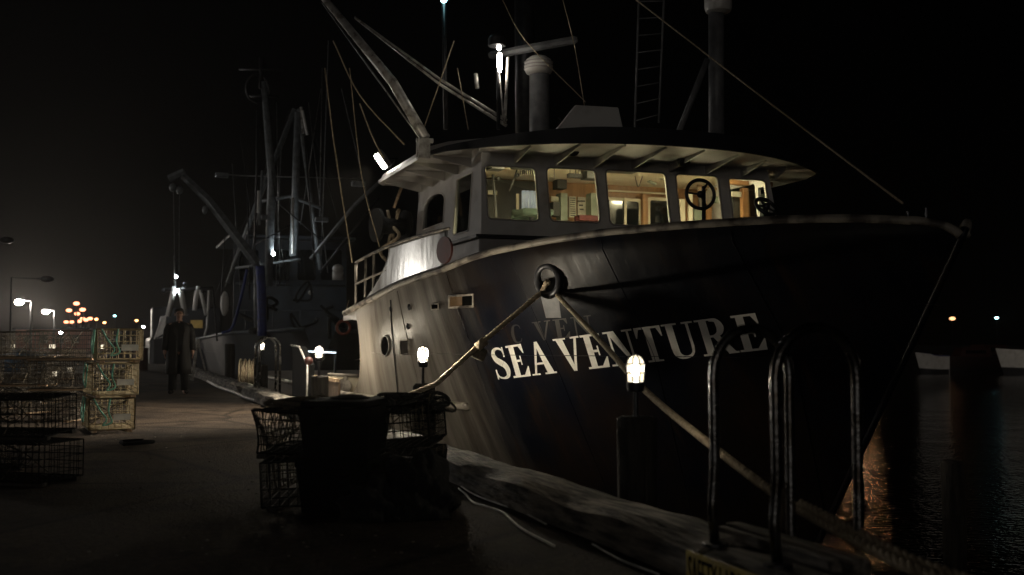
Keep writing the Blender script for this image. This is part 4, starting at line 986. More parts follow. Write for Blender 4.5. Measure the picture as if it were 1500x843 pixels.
# ------------------------------------------------------------------ gear along the quay between the boats
p = Vector((.42, 14.6, 0))
t = thing('trawl_door', 'black steel trawl door standing upright on the quay edge', 'trawl door', (.40, 14.6, .2))
def td_pts(): return [onX(u, v, .40) for u, v in ((428, 604), (451, 604), (452, 535), (440, 508), (428, 506))]
P = td_pts(); b = MB(); b.prism(P, [q_ + Vector((.10, .02, 0)) for q_ in P]); b.build('door_plate', M['blackplastic'], t)
b = MB(); b.tube([P[4] + Vector((-.02, 0, 0)), P[3] + Vector((-.02, 0, 0)), P[2] + Vector((-.02, 0, 0)), P[1] + Vector((-.02, 0, 0))], .018, 8); b.build('door_rim', M['polesteel'], t, True)
b = MB(); c = onX(452, 529, .36); b.ball(c, .07, (1, 1, 1)); b.build('shackle', M['redpaint'], t, True)
t = thing('plank_screen', 'brown vertical board screen beside the black trawl door', 'fence', (.5, 13.2, .2))
b = MB(); a, c = onX(453, 610, .55), onX(497, 612, .55); zt_ = onX(470, 553, .55).z
n_ = 7
for k in range(n_):
    y0 = a.y + (c.y - a.y) * k / n_; y1 = a.y + (c.y - a.y) * (k + 1) / n_; b.box((.55, (y0 + y1) / 2, (zt_ + .2) / 2), (.03, abs(y1 - y0) * .95, zt_ - .2 + .12 * (k % 2) * .3))
b.build('boards', M['woodbrown'], t); b = MB(); b.box((.52, (a.y + c.y) / 2, zt_ + .0), (.05, abs(a.y - c.y), .05)); b.build('top_batten', M['woodpale'], t)
t = thing('deck_locker', 'white panelled deck locker beside the curved hull edge', 'locker', (1.3, 13.6, 0))
a, c = onY(485, 552, 13.8), onY(528, 580, 13.8); b = MB(); b.box(((a.x + c.x) / 2, 14.0, (a.z + c.z) / 2), (abs(a.x - c.x), .4, abs(a.z - c.z))); b.build('locker_body', M['cream'], t, bevel=.01)
b = MB(); b.tube([onY(480, 549, 13.7), onY(530, 551, 13.7)], .03, 8); b.build('locker_rail', M['railpaint'], t, True)
b = MB(); b.lathe(onY(504, 566, 13.75), [(.05, 0), (.13, .02), (.13, .06), (.05, .08)], 14, Vector((-.4, -1, 0))); b.tube([onY(507, 552, 13.7), onY(498, 582, 13.7)], .04, 8); b.build('locker_hinge', M['railpaint'], t, 'auto')
# fluorescent work lamp behind the trawl door
t = thing('tube_light', 'horizontal fluorescent tube glowing behind the quay lamp', 'lamp', (1.6, 19, 1))
a, c = onY(449, 515, 19.5), onY(492, 517, 19.5); b = MB(); b.tube([a, c], .016, 8); b.build('tube', M['tube'], t, True)
b = MB(); b.box((a + c) / 2 + Vector((0, .05, .03)), (abs(c.x - a.x) + .1, .05, .05)); b.build('tube_housing', M['darksteel'], t)
b = MB(); b.tube([a + Vector((0, .08, 0)), Vector((a.x, a.y + .08, -.3))], .03, 8); b.tube([c + Vector((0, .08, 0)), Vector((c.x, c.y + .08, -.3))], .03, 8); b.build('light_stand', M['darksteel'], t, True)
# rope coil and hoop handrails further along
b = MB(); c = onX(362, 548, .32); 
for k in range(7): b.tube([c + Vector((.05 * k - .15 + .1 * math.cos(a), (.62 + .04 * math.sin(k * 2)) * math.cos(a), (.30 + .03 * math.cos(k * 3)) * math.sin(a))) for a in [2 * math.pi * q_ / 20 for q_ in range(20)]], .025, 6, True)
tag(b.build('rope_coil', M['rope'], smooth=True, loc=c), 'tan coil of rope hung beyond the far edge timber', 'rope coil')
t = thing('ladder_hoop', 'far pair of steel ladder hoops between the two small lamps', 'ladder', (0, 17.5, .2))
for y in (17.3, 17.9):
    P = [(0.1, y, .2), (.1, y, 1.0)] + [(.3 - .2 * math.cos(math.pi * k / 10), y, 1.0 + .2 * math.sin(math.pi * k / 10)) for k in range(1, 11)] + [(.5, y, -1.2)]
    b = MB(); b.tube(P, .024, 10); b.build('handrail', M['chrome'], t, True)
# ring buoy
c = onY(503, 480, 17.0); b = MB(); b.tube([c + Vector((.13 * math.cos(a), 0, .13 * math.sin(a))) for a in [2 * math.pi * k / 24 for k in range(24)]], .03, 10, True); t = b.build('life_ring', M['orange'], smooth=True, loc=c); tag(t, 'round orange life ring hanging below the white bracket', 'life ring')
b = MB(); b.tube([c + Vector((0, 0, .15)), c + Vector((.12, .05, .55))], .008, 5); b.build('ring_lanyard', M['rope'], t)

# ------------------------------------------------------------------ generic far boats
def loft_boat(label, pos, rz_, L, B, H, m, name='boat', cat='boat', draft=.5, group=None, cabin=None, mast=0, stripe=None):
    """hull along local +Y (bow), z=0 at the water"""
    t = thing(name, label, cat, (0, 0, 0), group)
    b = MB(); lowb = MB()
    for sd in (-1, 1):
        def f(u, v):
            y = -L / 2 + L * u; k = (1 - max(0, (u - .45) / .55) ** 2.2); sh = H * (1 + .35 * max(0, u - .4) ** 1.5)
            z = -draft + (draft + sh) * v; return (sd * (B / 2 * k * (.72 + .28 * v) + .01), y + .42 * H * v * max(0, u - .6) * 2.5, z)
        b.grid(lambda u, v: f(u, .42 + .58 * v), 20, 7); lowb.grid(lambda u, v: f(u, .42 * v), 20, 4)
    b.grid(lambda u, v: (-B / 2 * .98 * (1 - 2 * u), -L / 2 + .01, -draft + (draft + H) * v), 2, 2)
    hl = b.build('hull', m, t, True); lowb.build('hull_bottom', M['black'], t, True)
    b = MB(); b.grid(lambda u, v: ((2 * v - 1) * (B / 2 - .05) * (1 - max(0, (u - .45) / .55) ** 2.2), -L / 2 + L * u, H * (.86 + .3 * max(0, u - .4) ** 1.5)), 12, 2); b.build('deck', M['white'], t)
    if stripe:
        for sd in (-1, 1):
            b = MB(); b.tube([(sd * (B / 2 * (1 - max(0, (u - .45) / .55) ** 2.2) * .99 + .02), -L / 2 + L * u + .35 * .9 * max(0, u - .7), H * (1 + .35 * max(0, u - .4) ** 1.5) - .05) for u in [k / 20 for k in range(20)]], .05, 6); b.build('gunwale', stripe, t, True)
    if cabin:
        y0, y1, h, m2 = cabin
        b = MB(); w0 = B * .34; b.hexa([(-w0, y0, H * .8), (w0, y0, H * .8), (w0, y1, H * .8), (-w0, y1, H * .8), (-w0 * .85, y0 + .1, H + h), (w0 * .85, y0 + .1, H + h), (w0 * .8, y1 - .5, H + h), (-w0 * .8, y1 - .5, H + h)]); cb = b.build('cabin', m2, t, bevel=.05)
        for sd in (-1, 1):
            b = MB(); b.box((sd * (w0 * .94), (y0 + y1) / 2, H + h * .55), (.06, (y1 - y0) * .6, h * .35)); b.build('window', M['darkpane'], cb)
    if mast:
        b = MB(); b.tube([(0, .3, H), (0, .3, H + mast)], .06, 8); b.build('mast', M['greyblue'], t, True)
    t.location = pos; t.rotation_euler = (0, 0, rz_); return t

# second trawler, bow toward the camera
tr = thing('trawler', 'slate blue trawler with white masts moored beyond the caged lamps', 'boat', (4.1, 36, 0))
C2, Y2 = 4.1, 33.0
def hb2(y, z): u = max(0, min(1, (y - Y2 + .5 * z) / 7)); return 2.75 * (1 - (1 - u) ** 2.4) * (.8 + .2 * min(1, (z + 1.6) / 2.8))
b = MB()
for sd in (-1, 1): b.grid(lambda u, v: (C2 + sd * (hb2(Y2 + 24 * u ** 1.4, -2 + 3.2 * v) + .01), Y2 + 24 * u ** 1.4 + .5 * (1 - v), -2 + 3.2 * v + (.35 * v * (1 - u))), 30, 10)
b.grid(lambda u, v: (C2 + (2 * v - 1) * hb2(Y2 + 24 * u, 1.1) * .98, Y2 + .2 + 23.8 * u, .7), 10, 4)
h2 = b.build('hull', M['bluehull'], tr, True)
for sd in (-1, 1):
    b = MB(); b.tube([(C2 + sd * (hb2(Y2 + 24 * u ** 1.4, 1.2) + .02), Y2 + 24 * u ** 1.4, 1.2 + .35 * (1 - u)) for u in [k / 24 for k in range(25)]], .07, 8); b.build('gunwale', M['bluewall'], tr, True)
YH = 40.0
a = onY(343, 350, YH); c = onY(507, 480, YH)
wins = []
for u0, u1 in ((350, 378), (388, 424), (436, 462), (470, 500)):
    p0, p1 = onY(u0, 366, YH), onY(u1, 411, YH); wins.append((p0.x, p1.x, p1.z, p0.z))
b = MB(); b.plate([(a.x, .7), (c.x, .7), (c.x, a.z), (a.x, a.z)], [], lambda x_, z_, d: (x_, YH + d, z_), .06)
fw = b.build('house_front', M['bluewall'], tr)
for w_ in wins:
    b = MB(); b.plate(rrect(*w_, .08), [], lambda x_, z_, d: (x_, YH - .02 + d, z_), .03); b.build('window', M['darkpane'], fw)
b = MB(); b.box(((a.x + c.x) / 2, YH + 2.6, (a.z + .7) / 2), (c.x - a.x - 2.2, 5, a.z - .7 - .02)); b.build('house', M['bluewall'], tr)
b = MB(); b.box(((a.x + c.x) / 2, YH + 2.3, a.z + .08), (c.x - a.x + .5, 6, .14)); b.build('house_roof', M['bluewall'], tr, bevel=.04)
b = MB(); b.tube([onY(345, 415, YH - .05), onY(505, 419, YH - .05)], .05, 6); b.tube([onY(350, 455, YH - 2), onY(500, 455, YH - 2)], .03, 6)
for u in (360, 400, 440, 480): b.tube([onY(u, 455, YH - 2), onY(u, 495, YH - 2)], .03, 6)
b.build('front_rail', M['bluewall'], tr, True)
D2 = 42.0
def mp_(pts, r, m, name, d=D2, n=8): b = MB(); b.tube([at(u, v, d) for u, v in pts], r, n); return b.build(name, m, tr, True)
mp_([(430, 375), (436, 165)], [.17, .12], M['greyblue'], 'mast'); mp_([(444, 196), (441, 157)], .06, M['polesteel'], 'mast')
mp_([(393, 420), (398, 260), (386, 120)], [.16, .16, .10], M['greyblue'], 'mast', 41)
mp_([(334, 415), (372, 310), (432, 160)], .10, M['greyblue'], 'mast_leg', 42.5); mp_([(470, 395), (456, 300), (438, 160)], .09, M['greyblue'], 'mast_leg', 42.5); mp_([(372, 400), (376, 250), (377, 160)], .04, M['darksteel'], 'mast_leg', 41)
mp_([(378, 296), (425, 288), (470, 305)], .07, M['greyblue'], 'spreader'); mp_([(318, 255), (360, 258), (530, 262)], .02, M['steel'], 'spreader'); mp_([(345, 393), (440, 380)], .05, M['greyblue'], 'spreader')
mp_([(455, 380), (520, 300), (555, 268)], .07, M['greyblue'], 'boom', 40); mp_([(470, 398), (555, 290)], .05, M['darksteel'], 'boom', 40)
for i, (p0, p1) in enumerate((((472, 100), (468, 320)), ((470, 130), (440, 330)), ((420, 200), (330, 420)), ((392, 230), (360, 420)), ((452, 150), (480, 400)), ((376, 160), (372, 420)), ((405, 150), (410, 420)))): mp_([p0, p1], .018, M['steel'], 'stay', 42, 5)
for i, (p0, p1, r_) in enumerate((((340, 240), (352, 430), .014), ((352, 200), (380, 410), .012), ((398, 250), (420, 420), .02), ((412, 210), (404, 420), .014), ((425, 160), (300, 470), .012), ((460, 190), (520, 420), .012), ((481, 60), (470, 400), .016), ((446, 200), (462, 405), .03), ((362, 262), (366, 440), .03), ((384, 250), (380, 330), .05), ((410, 300), (470, 352), .03), ((425, 330), (372, 360), .03), ((500, 130), (548, 330), .010), ((330, 330), (322, 470), .02), ((312, 425), (318, 500), .03))):
    mp_([p0, p1], r_, M['darksteel'] if i % 3 else M['greyblue'], 'stay', 42 - (i % 4), 6)
mp_([(443, 162), (450, 198)], .05, M['yachtwhite'], 'mast_highlight', 40.5); mp_([(429, 290), (429, 372)], .05, M['yachtwhite'], 'mast_highlight', 41.2); mp_([(379, 280), (378, 312)], .05, M['yachtwhite'], 'mast_highlight', 40)  # white bars standing in for the lit strips along the masts
random.seed(21)
for k in range(6):
    q_ = at(random.uniform(350, 490), random.uniform(425, 490), 38.5); b = MB(); b.tube(smoothpath([q_ + Vector((random.uniform(-.5, .5), random.uniform(-.3, .3), random.uniform(-.4, .4))) for _ in range(6)]), random.uniform(.03, .09), 6); b.build('deck_gear', M['netpile'], tr, True)
# mast-head block ring, crossbars
b = MB(); c = at(377, 130, 41); b.tube([c + Vector((.42 * math.cos(a_), 0, .52 * math.sin(a_))) for a_ in [2 * math.pi * k / 20 for k in range(20)]], .05, 8, True)
b.tube([at(350, 102, 41), at(415, 103, 41)], .04, 6); b.tube([at(382, 85, 41), at(382, 130, 41)], .07, 8); b.tube([at(362, 141, 41), at(408, 142, 41)], .05, 6); b.build('masthead_block', M['darksteel'], tr, True)
# knuckle crane over the quay
b = MB(); P = [at(376, 386, 38), at(306, 295, 38), at(268, 258, 38)]; b.tube(P, [.17, .15, .12], 4); b.build('crane_boom', M['greyblue'], tr)
b = MB(); b.tube([at(248, 262, 38), at(270, 252, 38)], .13, 6)
b.build('crane_tip', M['greyblue'], tr)
b = MB(); b.ball(at(253, 275, 38), .12, (1, 1, 1.3)); b.ball(at(263, 279, 38), .12, (1, 1, 1.3)); b.ball(at(300, 308, 38), .1, (1, 1, 1.6)); b.build('crane_block', M['greyblue'], tr, True)
mp_([(377, 480), (376, 384)], .12, M['greyblue'], 'crane_post', 38.3)
b = MB(); b.tube([at(254, 280, 38), at(256, 400, 38)], .015, 5); b.tube([at(263, 284, 38), at(262, 400, 38)], .015, 5); b.build('crane_wire', M['steel'], tr)
for u, v, d in ((392, 319, 41), (471, 322, 41), (325, 257, 42), (525, 270, 40)):
    b = MB(); q_ = at(u, v, d); b.box(q_, (.5, .25, .18)); b.build('work_lamp', M['greyblue'], tr, bevel=.03)
b = MB(); b.ball(at(495, 394, 39), .2, (1, 1, .85)); b.lathe(at(495, 400, 39), [(.2, -.25), (.2, .05)], 14); b.build('radome', M['white'], tr, True)
b = MB(); b.ball(at(399, 372, 41), .09); b.build('deck_lamp', M['smallwhite'], tr, True)
b = MB(); b.ball(at(455, 429, 39), .09); b.build('deck_lamp', M['white'], tr, True)
b = MB(); b.tube(smoothpath([at(381, 390, 37.5), at(383, 430, 37.5), at(384, 492, 37.5)]), [.16] * 17, 8) ; b.build('blue_fender', M['bluetarp'], tr, True)
b = MB(); b.tube(smoothpath([at(362, 395, 37), at(352, 440, 37), at(340, 480, 37), at(325, 488, 37)]), .05, 8); b.build('blue_hose', M['bluetarp'], tr, True)
b = MB(); b.ball(at(329, 445, 36), .28, (.5, .5, 1.5)); b.build('pale_buoy', M['white'], tr, True)

# third vessel with gallows behind the man
t3 = thing('gallows_boat', 'small dark boat with bright A-frame gallows behind the standing man', 'boat', (1.5, 52, 0))
D3 = 56.0
def g3(pts, r, m, name, d=D3, n=8): b = MB(); b.tube([at(u, v, d) for u, v in pts], r, n); return b.build(name, m, t3, True)
g3([(246, 464), (253, 432), (256, 420)], .13, M['yachtwhite'], 'gallows_leg'); g3([(271, 462), (266, 432), (263, 422)], .14, M['yachtwhite'], 'gallows_leg')
g3([(285, 455), (288, 430), (291, 420)], .12, M['yachtwhite'], 'gallows_leg'); g3([(302, 462), (295, 432), (292, 422)], .09, M['yachtwhite'], 'gallows_leg')
g3([(240, 425), (312, 423)], .10, M['darksteel'], 'gallows_beam'); g3([(255, 375), (257, 425)], .04, M['steel'], 'light_pole'); g3([(306, 425), (303, 480), (299, 495)], .06, M['yachtwhite'], 'hose_pipe')
P0 = at(262, 505, 58)
b = MB(); b.box((P0.x + .6, P0.y + 3, .1), (4.2, 8, 2.6)); b.build('hull', M['black'], t3, bevel=.2)
b = MB(); b.box(at(272, 478, 60), (3.6, 2.5, 2.0)); cbn = b.build('deckhouse', M['black'], t3, bevel=.1)
b = MB(); b.box(at(288, 475, 58.2), (.62, .06, .42)); b.build('amber_window', mat('amber_window', (.3, .2, .05), .4, emit=(1, .65, .2), estr=.05), cbn)
b = MB(); b.tube([at(236, 470, 56), at(226, 497, 56), at(240, 494, 56), at(243, 462, 56)], .04, 6, True); P = [at(u, v, 56) for u, v in ((235, 464), (242, 463), (241, 488), (229, 495))]; b.prism(P, [q_ + Vector((0, .1, 0)) for q_ in P]); b.build('stern_plate', M['yachtwhite'], t3)
for u, v in ((258, 406), (260, 426)):
    b = MB(); b.ball(at(u, v, 55.9), .06); b.build('deck_light', M['smallwhite'], t3, True)
b = MB(); b.ball(at(271, 417, 56), .12); b.ball(at(297, 427, 56), .12); b.ball(at(240, 426, 56), .14); b.build('sheave', M['darksteel'], t3, True)
# steel tripod beside the man
t = thing('steel_tripod', 'small pale steel tripod standing by the quay edge past the man', 'stand', (0, 30, 0))
p = onX(289, 552, -.25); b = MB(); a = at(290, 503, (p - CAM).length)
top_ = Vector((p.x, p.y, onX(289, 500, -.25).z))
for k in range(3): b.tube([top_, (p.x + .3 * math.cos(k * 2.1), p.y + .3 * math.sin(k * 2.1), 0)], .03, 6)
b.build('legs', M['polesteel'], t); b = MB(); b.ball(top_, .07); b.build('top_knob', M['white'], t, True)

# boats on the right, across the water
def far(u, d, z=-1.6): q_ = at(u, 500, d); return Vector((q_.x, q_.y, z))
loft_boat('small white boat with a pale raked bow at the far moorings', far(1367, 95), R(84), 2.3, 1.3, 1.6, M['yachtwhite'], 'sailing_boat', 'boat', group='boats at the far moorings', cabin=(-.8, .2, .25, M['antifoul']), mast=0, stripe=M['bluetarp'])
loft_boat('dark red hulled boat between the two white ones', far(1418, 106), R(80), 8, 2.7, 1.3, M['antifoul'], 'motor_boat', 'boat', group='boats at the far moorings', cabin=(-2, 1.5, .9, M['redpaint']))
loft_boat('dark motor boat with an orange lit cabin top', far(1446, 112), R(100), 9, 3, 1.4, M['black'], 'motor_boat', 'boat', group='boats at the far moorings', cabin=(-2, 2.0, 1.1, M['redpaint']))
loft_boat('white boat cut by the right frame edge', far(1540, 92), R(72), 8, 2.8, 1.9, M['yachtwhite'], 'sailing_boat', 'boat', group='boats at the far moorings', cabin=(-1.8, 1.2, .5, M['cream']), mast=10, stripe=M['black'])

# ------------------------------------------------------------------ far lamps
def street_lamp(u, v, d, m, head, label, arm=1.2, pole_u=None, ground=0, size=.25, name='street_lamp', group='harbour street lamps'):
    h = at(u, v, d); base = Vector((h.x, h.y, ground)); pu = at(pole_u, v, d + .3) if pole_u else h + Vector((.05, .1, 0))
    t = thing(name, label, 'street lamp', (pu.x, pu.y, ground), group)
    b = MB(); b.tube([(pu.x, pu.y, ground), (pu.x, pu.y, h.z - .1), (pu.x, pu.y, h.z + .1), h + Vector((0, 0, .1 + size * .3))], [.10, .08, .06, .05], 8); b.build('lamp_post', M['darksteel'], t, True)
    b = MB(); b.ball(h, size, (1.35, 1.35, .8)); b.build('lamp_head', m, t, True)
    return t
street_lamp(28, 443, 78, M['halide'], 0, 'tall white street lamp nearest the left frame edge', pole_u=46, size=.22)
street_lamp(67, 457, 92, M['halide'], 0, 'white street lamp just left of the orange lamp cluster', pole_u=80, size=.2)
L_ = [(112, 445, 150, 'highest orange lamp of the far cluster'), (101, 455, 155, 'orange lamp upper left in the far cluster'), (121, 454, 150, 'orange lamp upper right in the far cluster'), (113, 460, 160, 'orange lamp at the heart of the far cluster'), (97, 472, 190, 'lowest left orange lamp of the far cluster'),
      (105, 472, 195, 'small orange lamp second in the bottom row'), (116, 471, 190, 'small orange lamp third in the bottom row'), (121, 467, 180, 'orange lamp just above the middle of the bottom row'), (126, 469, 185, 'orange lamp right of centre above the bottom row'), (132, 467, 175, 'rightmost bright orange lamp of the far cluster'),
      (141, 468, 240, 'faint orange lamp right of the cluster'), (153, 473, 260, 'tiny orange lamp above the dark net mound'), (200, 470, 260, 'tiny orange lamp beside the white hull plate')]
for i, (u, v, d, lb) in enumerate(L_): street_lamp(u, v, d, M['sodium'] if i < 10 else M['smallorange'], 0, lb, size=.30 if i < 10 else .28)
for u, v, d, m, lb in ((89, 488, 120, M['smallwhite'], 'tiny white light low in front of the red building'), (168, 463, 200, M['teal'], 'tiny teal light above the top trap'), (210, 479, 140, M['smallwhite'], 'tiny white light right of the net mound')):
    street_lamp(u, v, d, m, 0, lb, size=.12 if d < 150 else .16)
street_lamp(1395, 467, 210, glow('far_orange_lamp', (1.0, .5, .22), 2.6), 0, 'orange lamp above the far moored boats', ground=-1.4, size=.42)
street_lamp(1460, 466, 210, M['teal'], 0, 'teal white lamp at the far right shore', ground=-1.4, size=.24)
for k, (u, v, d) in enumerate(((1250, 447, 58), (1262, 455, 63))): street_lamp(u, v, d, M['shorelamp'], 0, ['orange pier lamp hidden behind the dark bow, nearer one', 'orange pier lamp hidden behind the dark bow, further one'][k], ground=-2.2, size=.10)
t = street_lamp(28, 443, 70, M['lot'], 0, 'white lot lamp whose reflection glares on the silver bulwark', size=.25)
dv = Vector((-25.6, 45.4, 5.5)) - at(28, 443, 70); t.location += Vector((dv.x, dv.y, 0))
for c_ in t.children: c_.location.z += dv.z if c_.name.startswith('lamp_head') else 0
for c_ in t.children:
    if c_.name.startswith('lamp_post'): c_.scale.z = 5.5 / at(28, 443, 70).z
# unlit lamp heads against the sky
for u, v, d, lb in ((10, 352, 40, 'dark unlit lamp head high at the left frame edge'), (69, 409, 60, 'small dark unlit lamp head above the white lamps')):
    h = at(u, v, d); t = thing('street_lamp', lb, 'street lamp', (h.x, h.y, 0), 'harbour street lamps')
    b = MB(); b.ball(h, .2 * d / 40, (1.3, 1.0, .7)); b.build('lamp_head', M['darksteel'], t, True)
    b = MB(); b.tube([h, h + Vector((-.6 * d / 40 * 2, .2, .05)), Vector((h.x - .6 * d / 40 * 2, h.y + .2, 0))], .05, 6); b.build('lamp_post', M['black'], t, True)

t = street_lamp(1600, 445, 84, glow('marina_lamp_glow', (1.0, .85, .68), 70), 0, 'marina lamp just outside the right frame edge, lighting the white boats', ground=-1.5, size=.22)
# far shore, buildings
b = MB(); a = at(1150, 500, 255); c = at(1900, 500, 255)
b.box(((a.x + c.x) / 2, (a.y + c.y) / 2, -.8), (abs(c.x - a.x) * 1.2, 40, 2.4), Matrix.Rotation(-YAW, 3, 'Z')); tag(b.build('shore', M['netpile']), None, None, kind='structure')
t = thing('harbour_shed', 'long low red brick shed below the orange lamps', 'building', (at(100, 500, 140).x, at(100, 500, 140).y, 0))
c = at(95, 495, 140); b = MB(); rzm = Matrix.Rotation(-YAW, 3, 'Z'); b.box((c.x, c.y, 1.35), (9, 8, 2.7), rzm); b.build('wall', M['brick'], t)
b = MB(); b.box((c.x, c.y, 2.8), (9.6, 8.6, .2), rzm); b.build('roof', M['darksteel'], t)
for k in (-3, -1, 1, 3):
    b = MB(); b.box(Vector((c.x, c.y, 1.5)) + rzm @ Vector((k, -4.02, 0)), (.9, .06, 1.0), rzm); b.build('window', M['darkpane'], t)
# net mound behind the traps
b = MB(); c = onZ(192, 528, 0); bmesh.ops.create_icosphere(b.bm, subdivisions=4, radius=1, matrix=Matrix.Translation((c.x, c.y, 0)) @ Matrix.Diagonal((1.5, 1.4, 1.75, 1)))
random.seed(8)
for v in b.bm.verts:
    k = 1 + .05 * math.sin(v.co.x * 5 + v.co.y * 3) + .05 * math.sin(v.co.z * 6 + v.co.x * 4) + random.uniform(-.03, .03); v.co = Vector((c.x, c.y, 0)) + (v.co - Vector((c.x, c.y, 0))) * k; v.co.z = max(v.co.z, 0.001)
tag(b.build('net_mound', M['netpile'], smooth=True, loc=(c.x, c.y, 0)), 'big rounded mound of black netting behind the top pale trap', 'net pile')
# dark red drum cluster right of the mound
c = onZ(206, 543, 0); t = thing('oil_drum', 'dull red steel drum standing left of the man', 'drum', (c.x, c.y, 0)); b = MB()
b.lathe((c.x, c.y, 0), [(.29, 0), (.29, .02), (.28, .03), (.28, .29), (.29, .30), (.28, .31), (.28, .58), (.29, .59), (.28, .60), (.28, .86), (.29, .88), (.27, .88), (.27, .86)], 22); b.build('drum_shell', M['redpaint'], t, 'auto')
b = MB(); b.lathe((c.x + .12, c.y - .1, .86), [(.04, 0), (.04, .025)], 10); b.build('bung', M['steel'], t)
# covered skiff behind the trap piles
c = onZ(48, 548, 0)
sk = thing('covered_skiff', 'upturned pale skiff under a blue tarp behind the trap pile', 'skiff', (c.x, c.y, 0))
b = MB(); b.grid(lambda u, v: (c.x + (4.4 * (u - .5)) * .94, c.y - 4.4 * (u - .5) * .34 + math.cos(math.pi * v) * .8 * (1 - (2 * u - 1) ** 2 * .7), .05 + .62 * math.sin(math.pi * v) ** .8 * (1 - (2 * u - 1) ** 2 * .6)), 20, 14); b.build('hull', M['yachtwhite'], sk, True)
b = MB(); b.grid(lambda u, v: (c.x + (1.9 * (u - .75)) * .94, c.y - 1.9 * (u - .75) * .34 + math.cos(math.pi * v) * .86 * (1 - (u - .4) ** 2 * .3), .08 + .70 * math.sin(math.pi * v) ** .8 * (1 - .15 * math.sin(u * 9))), 16, 14); b.build('tarp', M['skytarp'], sk, True)
# parked van? keep: low stacked pallets at far left
b = MB(); c = onZ(108, 532, 0)
for k in range(5):
    for j in range(6): b.box((c.x - .5 + j * .2, c.y, .12 + k * .145), (.14, 1.0, .02), rzm)
    for j in range(3): b.box((c.x, c.y - .45 + .45 * j, .06 + k * .145), (1.2, .09, .09))
tag(b.build('pallet_stack', M['woodpale'], loc=(c.x, c.y, 0)), 'stack of wooden pallets behind the dull traps', 'pallets')

# ------------------------------------------------------------------ the man
pm = onZ(261, 577, 0)
man = thing('person', 'man standing on the quay in a long black overcoat, arms at his sides', 'person', (pm.x, pm.y, 0))
fwd = (Vector((CAM.x, CAM.y, 0)) - Vector((pm.x, pm.y, 0))).normalized(); rgt = Vector((-fwd.y, fwd.x, 0))
def mw(x_, y_, z_): return pm + rgt * x_ + fwd * y_ + Vector((0, 0, z_))
def skin_obj(name, joints, edges, m, parent, sub=2):
    me = bpy.data.meshes.new(name); org = Vector(ORG[root_of(parent).name_full])
    me.from_pydata([mw(*j[:3]) - org for j in joints], edges, [])
    o = bpy.data.objects.new(name, me); COL.objects.link(o); o.parent = parent; me.materials.append(m)
    sk_ = o.modifiers.new('skin', 'SKIN'); 
    for i, j in enumerate(joints): me.skin_vertices[0].data[i].radius = (j[3], j[4] if len(j) > 4 else j[3])
    me.skin_vertices[0].data[0].use_root = True; sk_.use_smooth_shade = True
    ss = o.modifiers.new('sub', 'SUBSURF'); ss.levels = sub; ss.render_levels = sub; return o
J = [(0, 0, .98, .15, .11), (0, 0, 1.2, .14, .10), (0, 0, 1.42, .16, .11), (0, .0, 1.53, .06), (0, .01, 1.60, .055), (0, .02, 1.68, .085, .10), (0, .02, 1.79, .08, .095),
     (-.2, 0, 1.47, .065), (-.26, -.01, 1.2, .05), (-.285, .04, .96, .04), (-.29, .06, .88, .04, .025), (.2, 0, 1.47, .065), (.26, -.01, 1.2, .05), (.285, .04, .96, .04), (.29, .06, .88, .04, .025),
     (-.10, 0, .9, .09), (-.12, .01, .5, .065), (-.13, 0, .1, .05), (-.15, .06, .04, .045), (-.17, .16, .035, .04), (.10, 0, .9, .09), (.11, .01, .5, .065), (.12, -.05, .1, .05), (.13, .02, .04, .045), (.15, .12, .035, .04)]
fing = []; E_ = [(0, 1), (1, 2), (2, 3), (3, 4), (4, 5), (5, 6), (2, 7), (7, 8), (8, 9), (9, 10), (2, 11), (11, 12), (12, 13), (13, 14), (0, 15), (15, 16), (16, 17), (17, 18), (18, 19), (0, 20), (20, 21), (21, 22), (22, 23), (23, 24)]
for sx, wr in ((-1, 10), (1, 14)):
    for k, ln in enumerate((.075, .09, .085, .07)):
        i0 = len(J); yy = .04 + .021 * (3 - k) - .005
        J += [(sx * .292, yy, .845, .010), (sx * .288, yy + .008, .845 - ln * .55, .009), (sx * .272, yy + .012, .845 - ln, .008)]; E_ += [(wr, i0), (i0, i0 + 1), (i0 + 1, i0 + 2)]
    i0 = len(J); J += [(sx * .285, .11, .89, .011), (sx * .275, .125, .85, .009)]; E_ += [(wr - 1, i0), (i0, i0 + 1)]
body = skin_obj('body', J, E_, M['skin'], man)
# trousers, coat, hair, shoes
b = MB()
for sx, yo in ((-1, 0), (1, -.04)):
    b.tube([mw(sx * .10, 0, .95), mw(sx * .12, .01, .5), mw(sx * .13, yo, .08)], [.115, .095, .085], 14)
b.build('trousers', M['trouser'], body, True)
b = MB()
for sx, yo in ((-1, 0), (1, -.05)): b.ball(mw(sx * .15, yo + .07, .05), .05, (1, 1, 1)); b.tube([mw(sx * .135, yo - .04, .05), mw(sx * .15, yo + .06, .055), mw(sx * .17, yo + .19, .04)], [.052, .058, .04], 12)
b.build('shoes', mat('black_shoe_leather', (.02, .018, .016), .22, scale=8), body, True)
b = MB(); rings = [(1.555, .085, .08), (1.52, .15, .10), (1.46, .235, .13), (1.38, .245, .15), (1.2, .225, .145), (1.05, .225, .15), (.8, .25, .17), (.6, .265, .185), (.42, .275, .195)]
V = []
for z, rx_, ry_ in rings:
    V.append([b.bm.verts.new(mw((rx_ + .008 * math.sin(6 * a_)) * math.sin(a_), .02 + (ry_ + .006 * math.sin(9 * a_ + z * 4)) * math.cos(a_), z)) for a_ in [R(9) + (2 * math.pi - R(18)) * k / 30 for k in range(31)]])
for A, B in zip(V, V[1:]):
    for j in range(30): b.bm.faces.new((A[j], A[j + 1], B[j + 1], B[j]))
ct = b.build('overcoat', M['coat'], body, True); sm = ct.modifiers.new('cloth', 'SOLIDIFY'); sm.thickness = .015
b = MB()
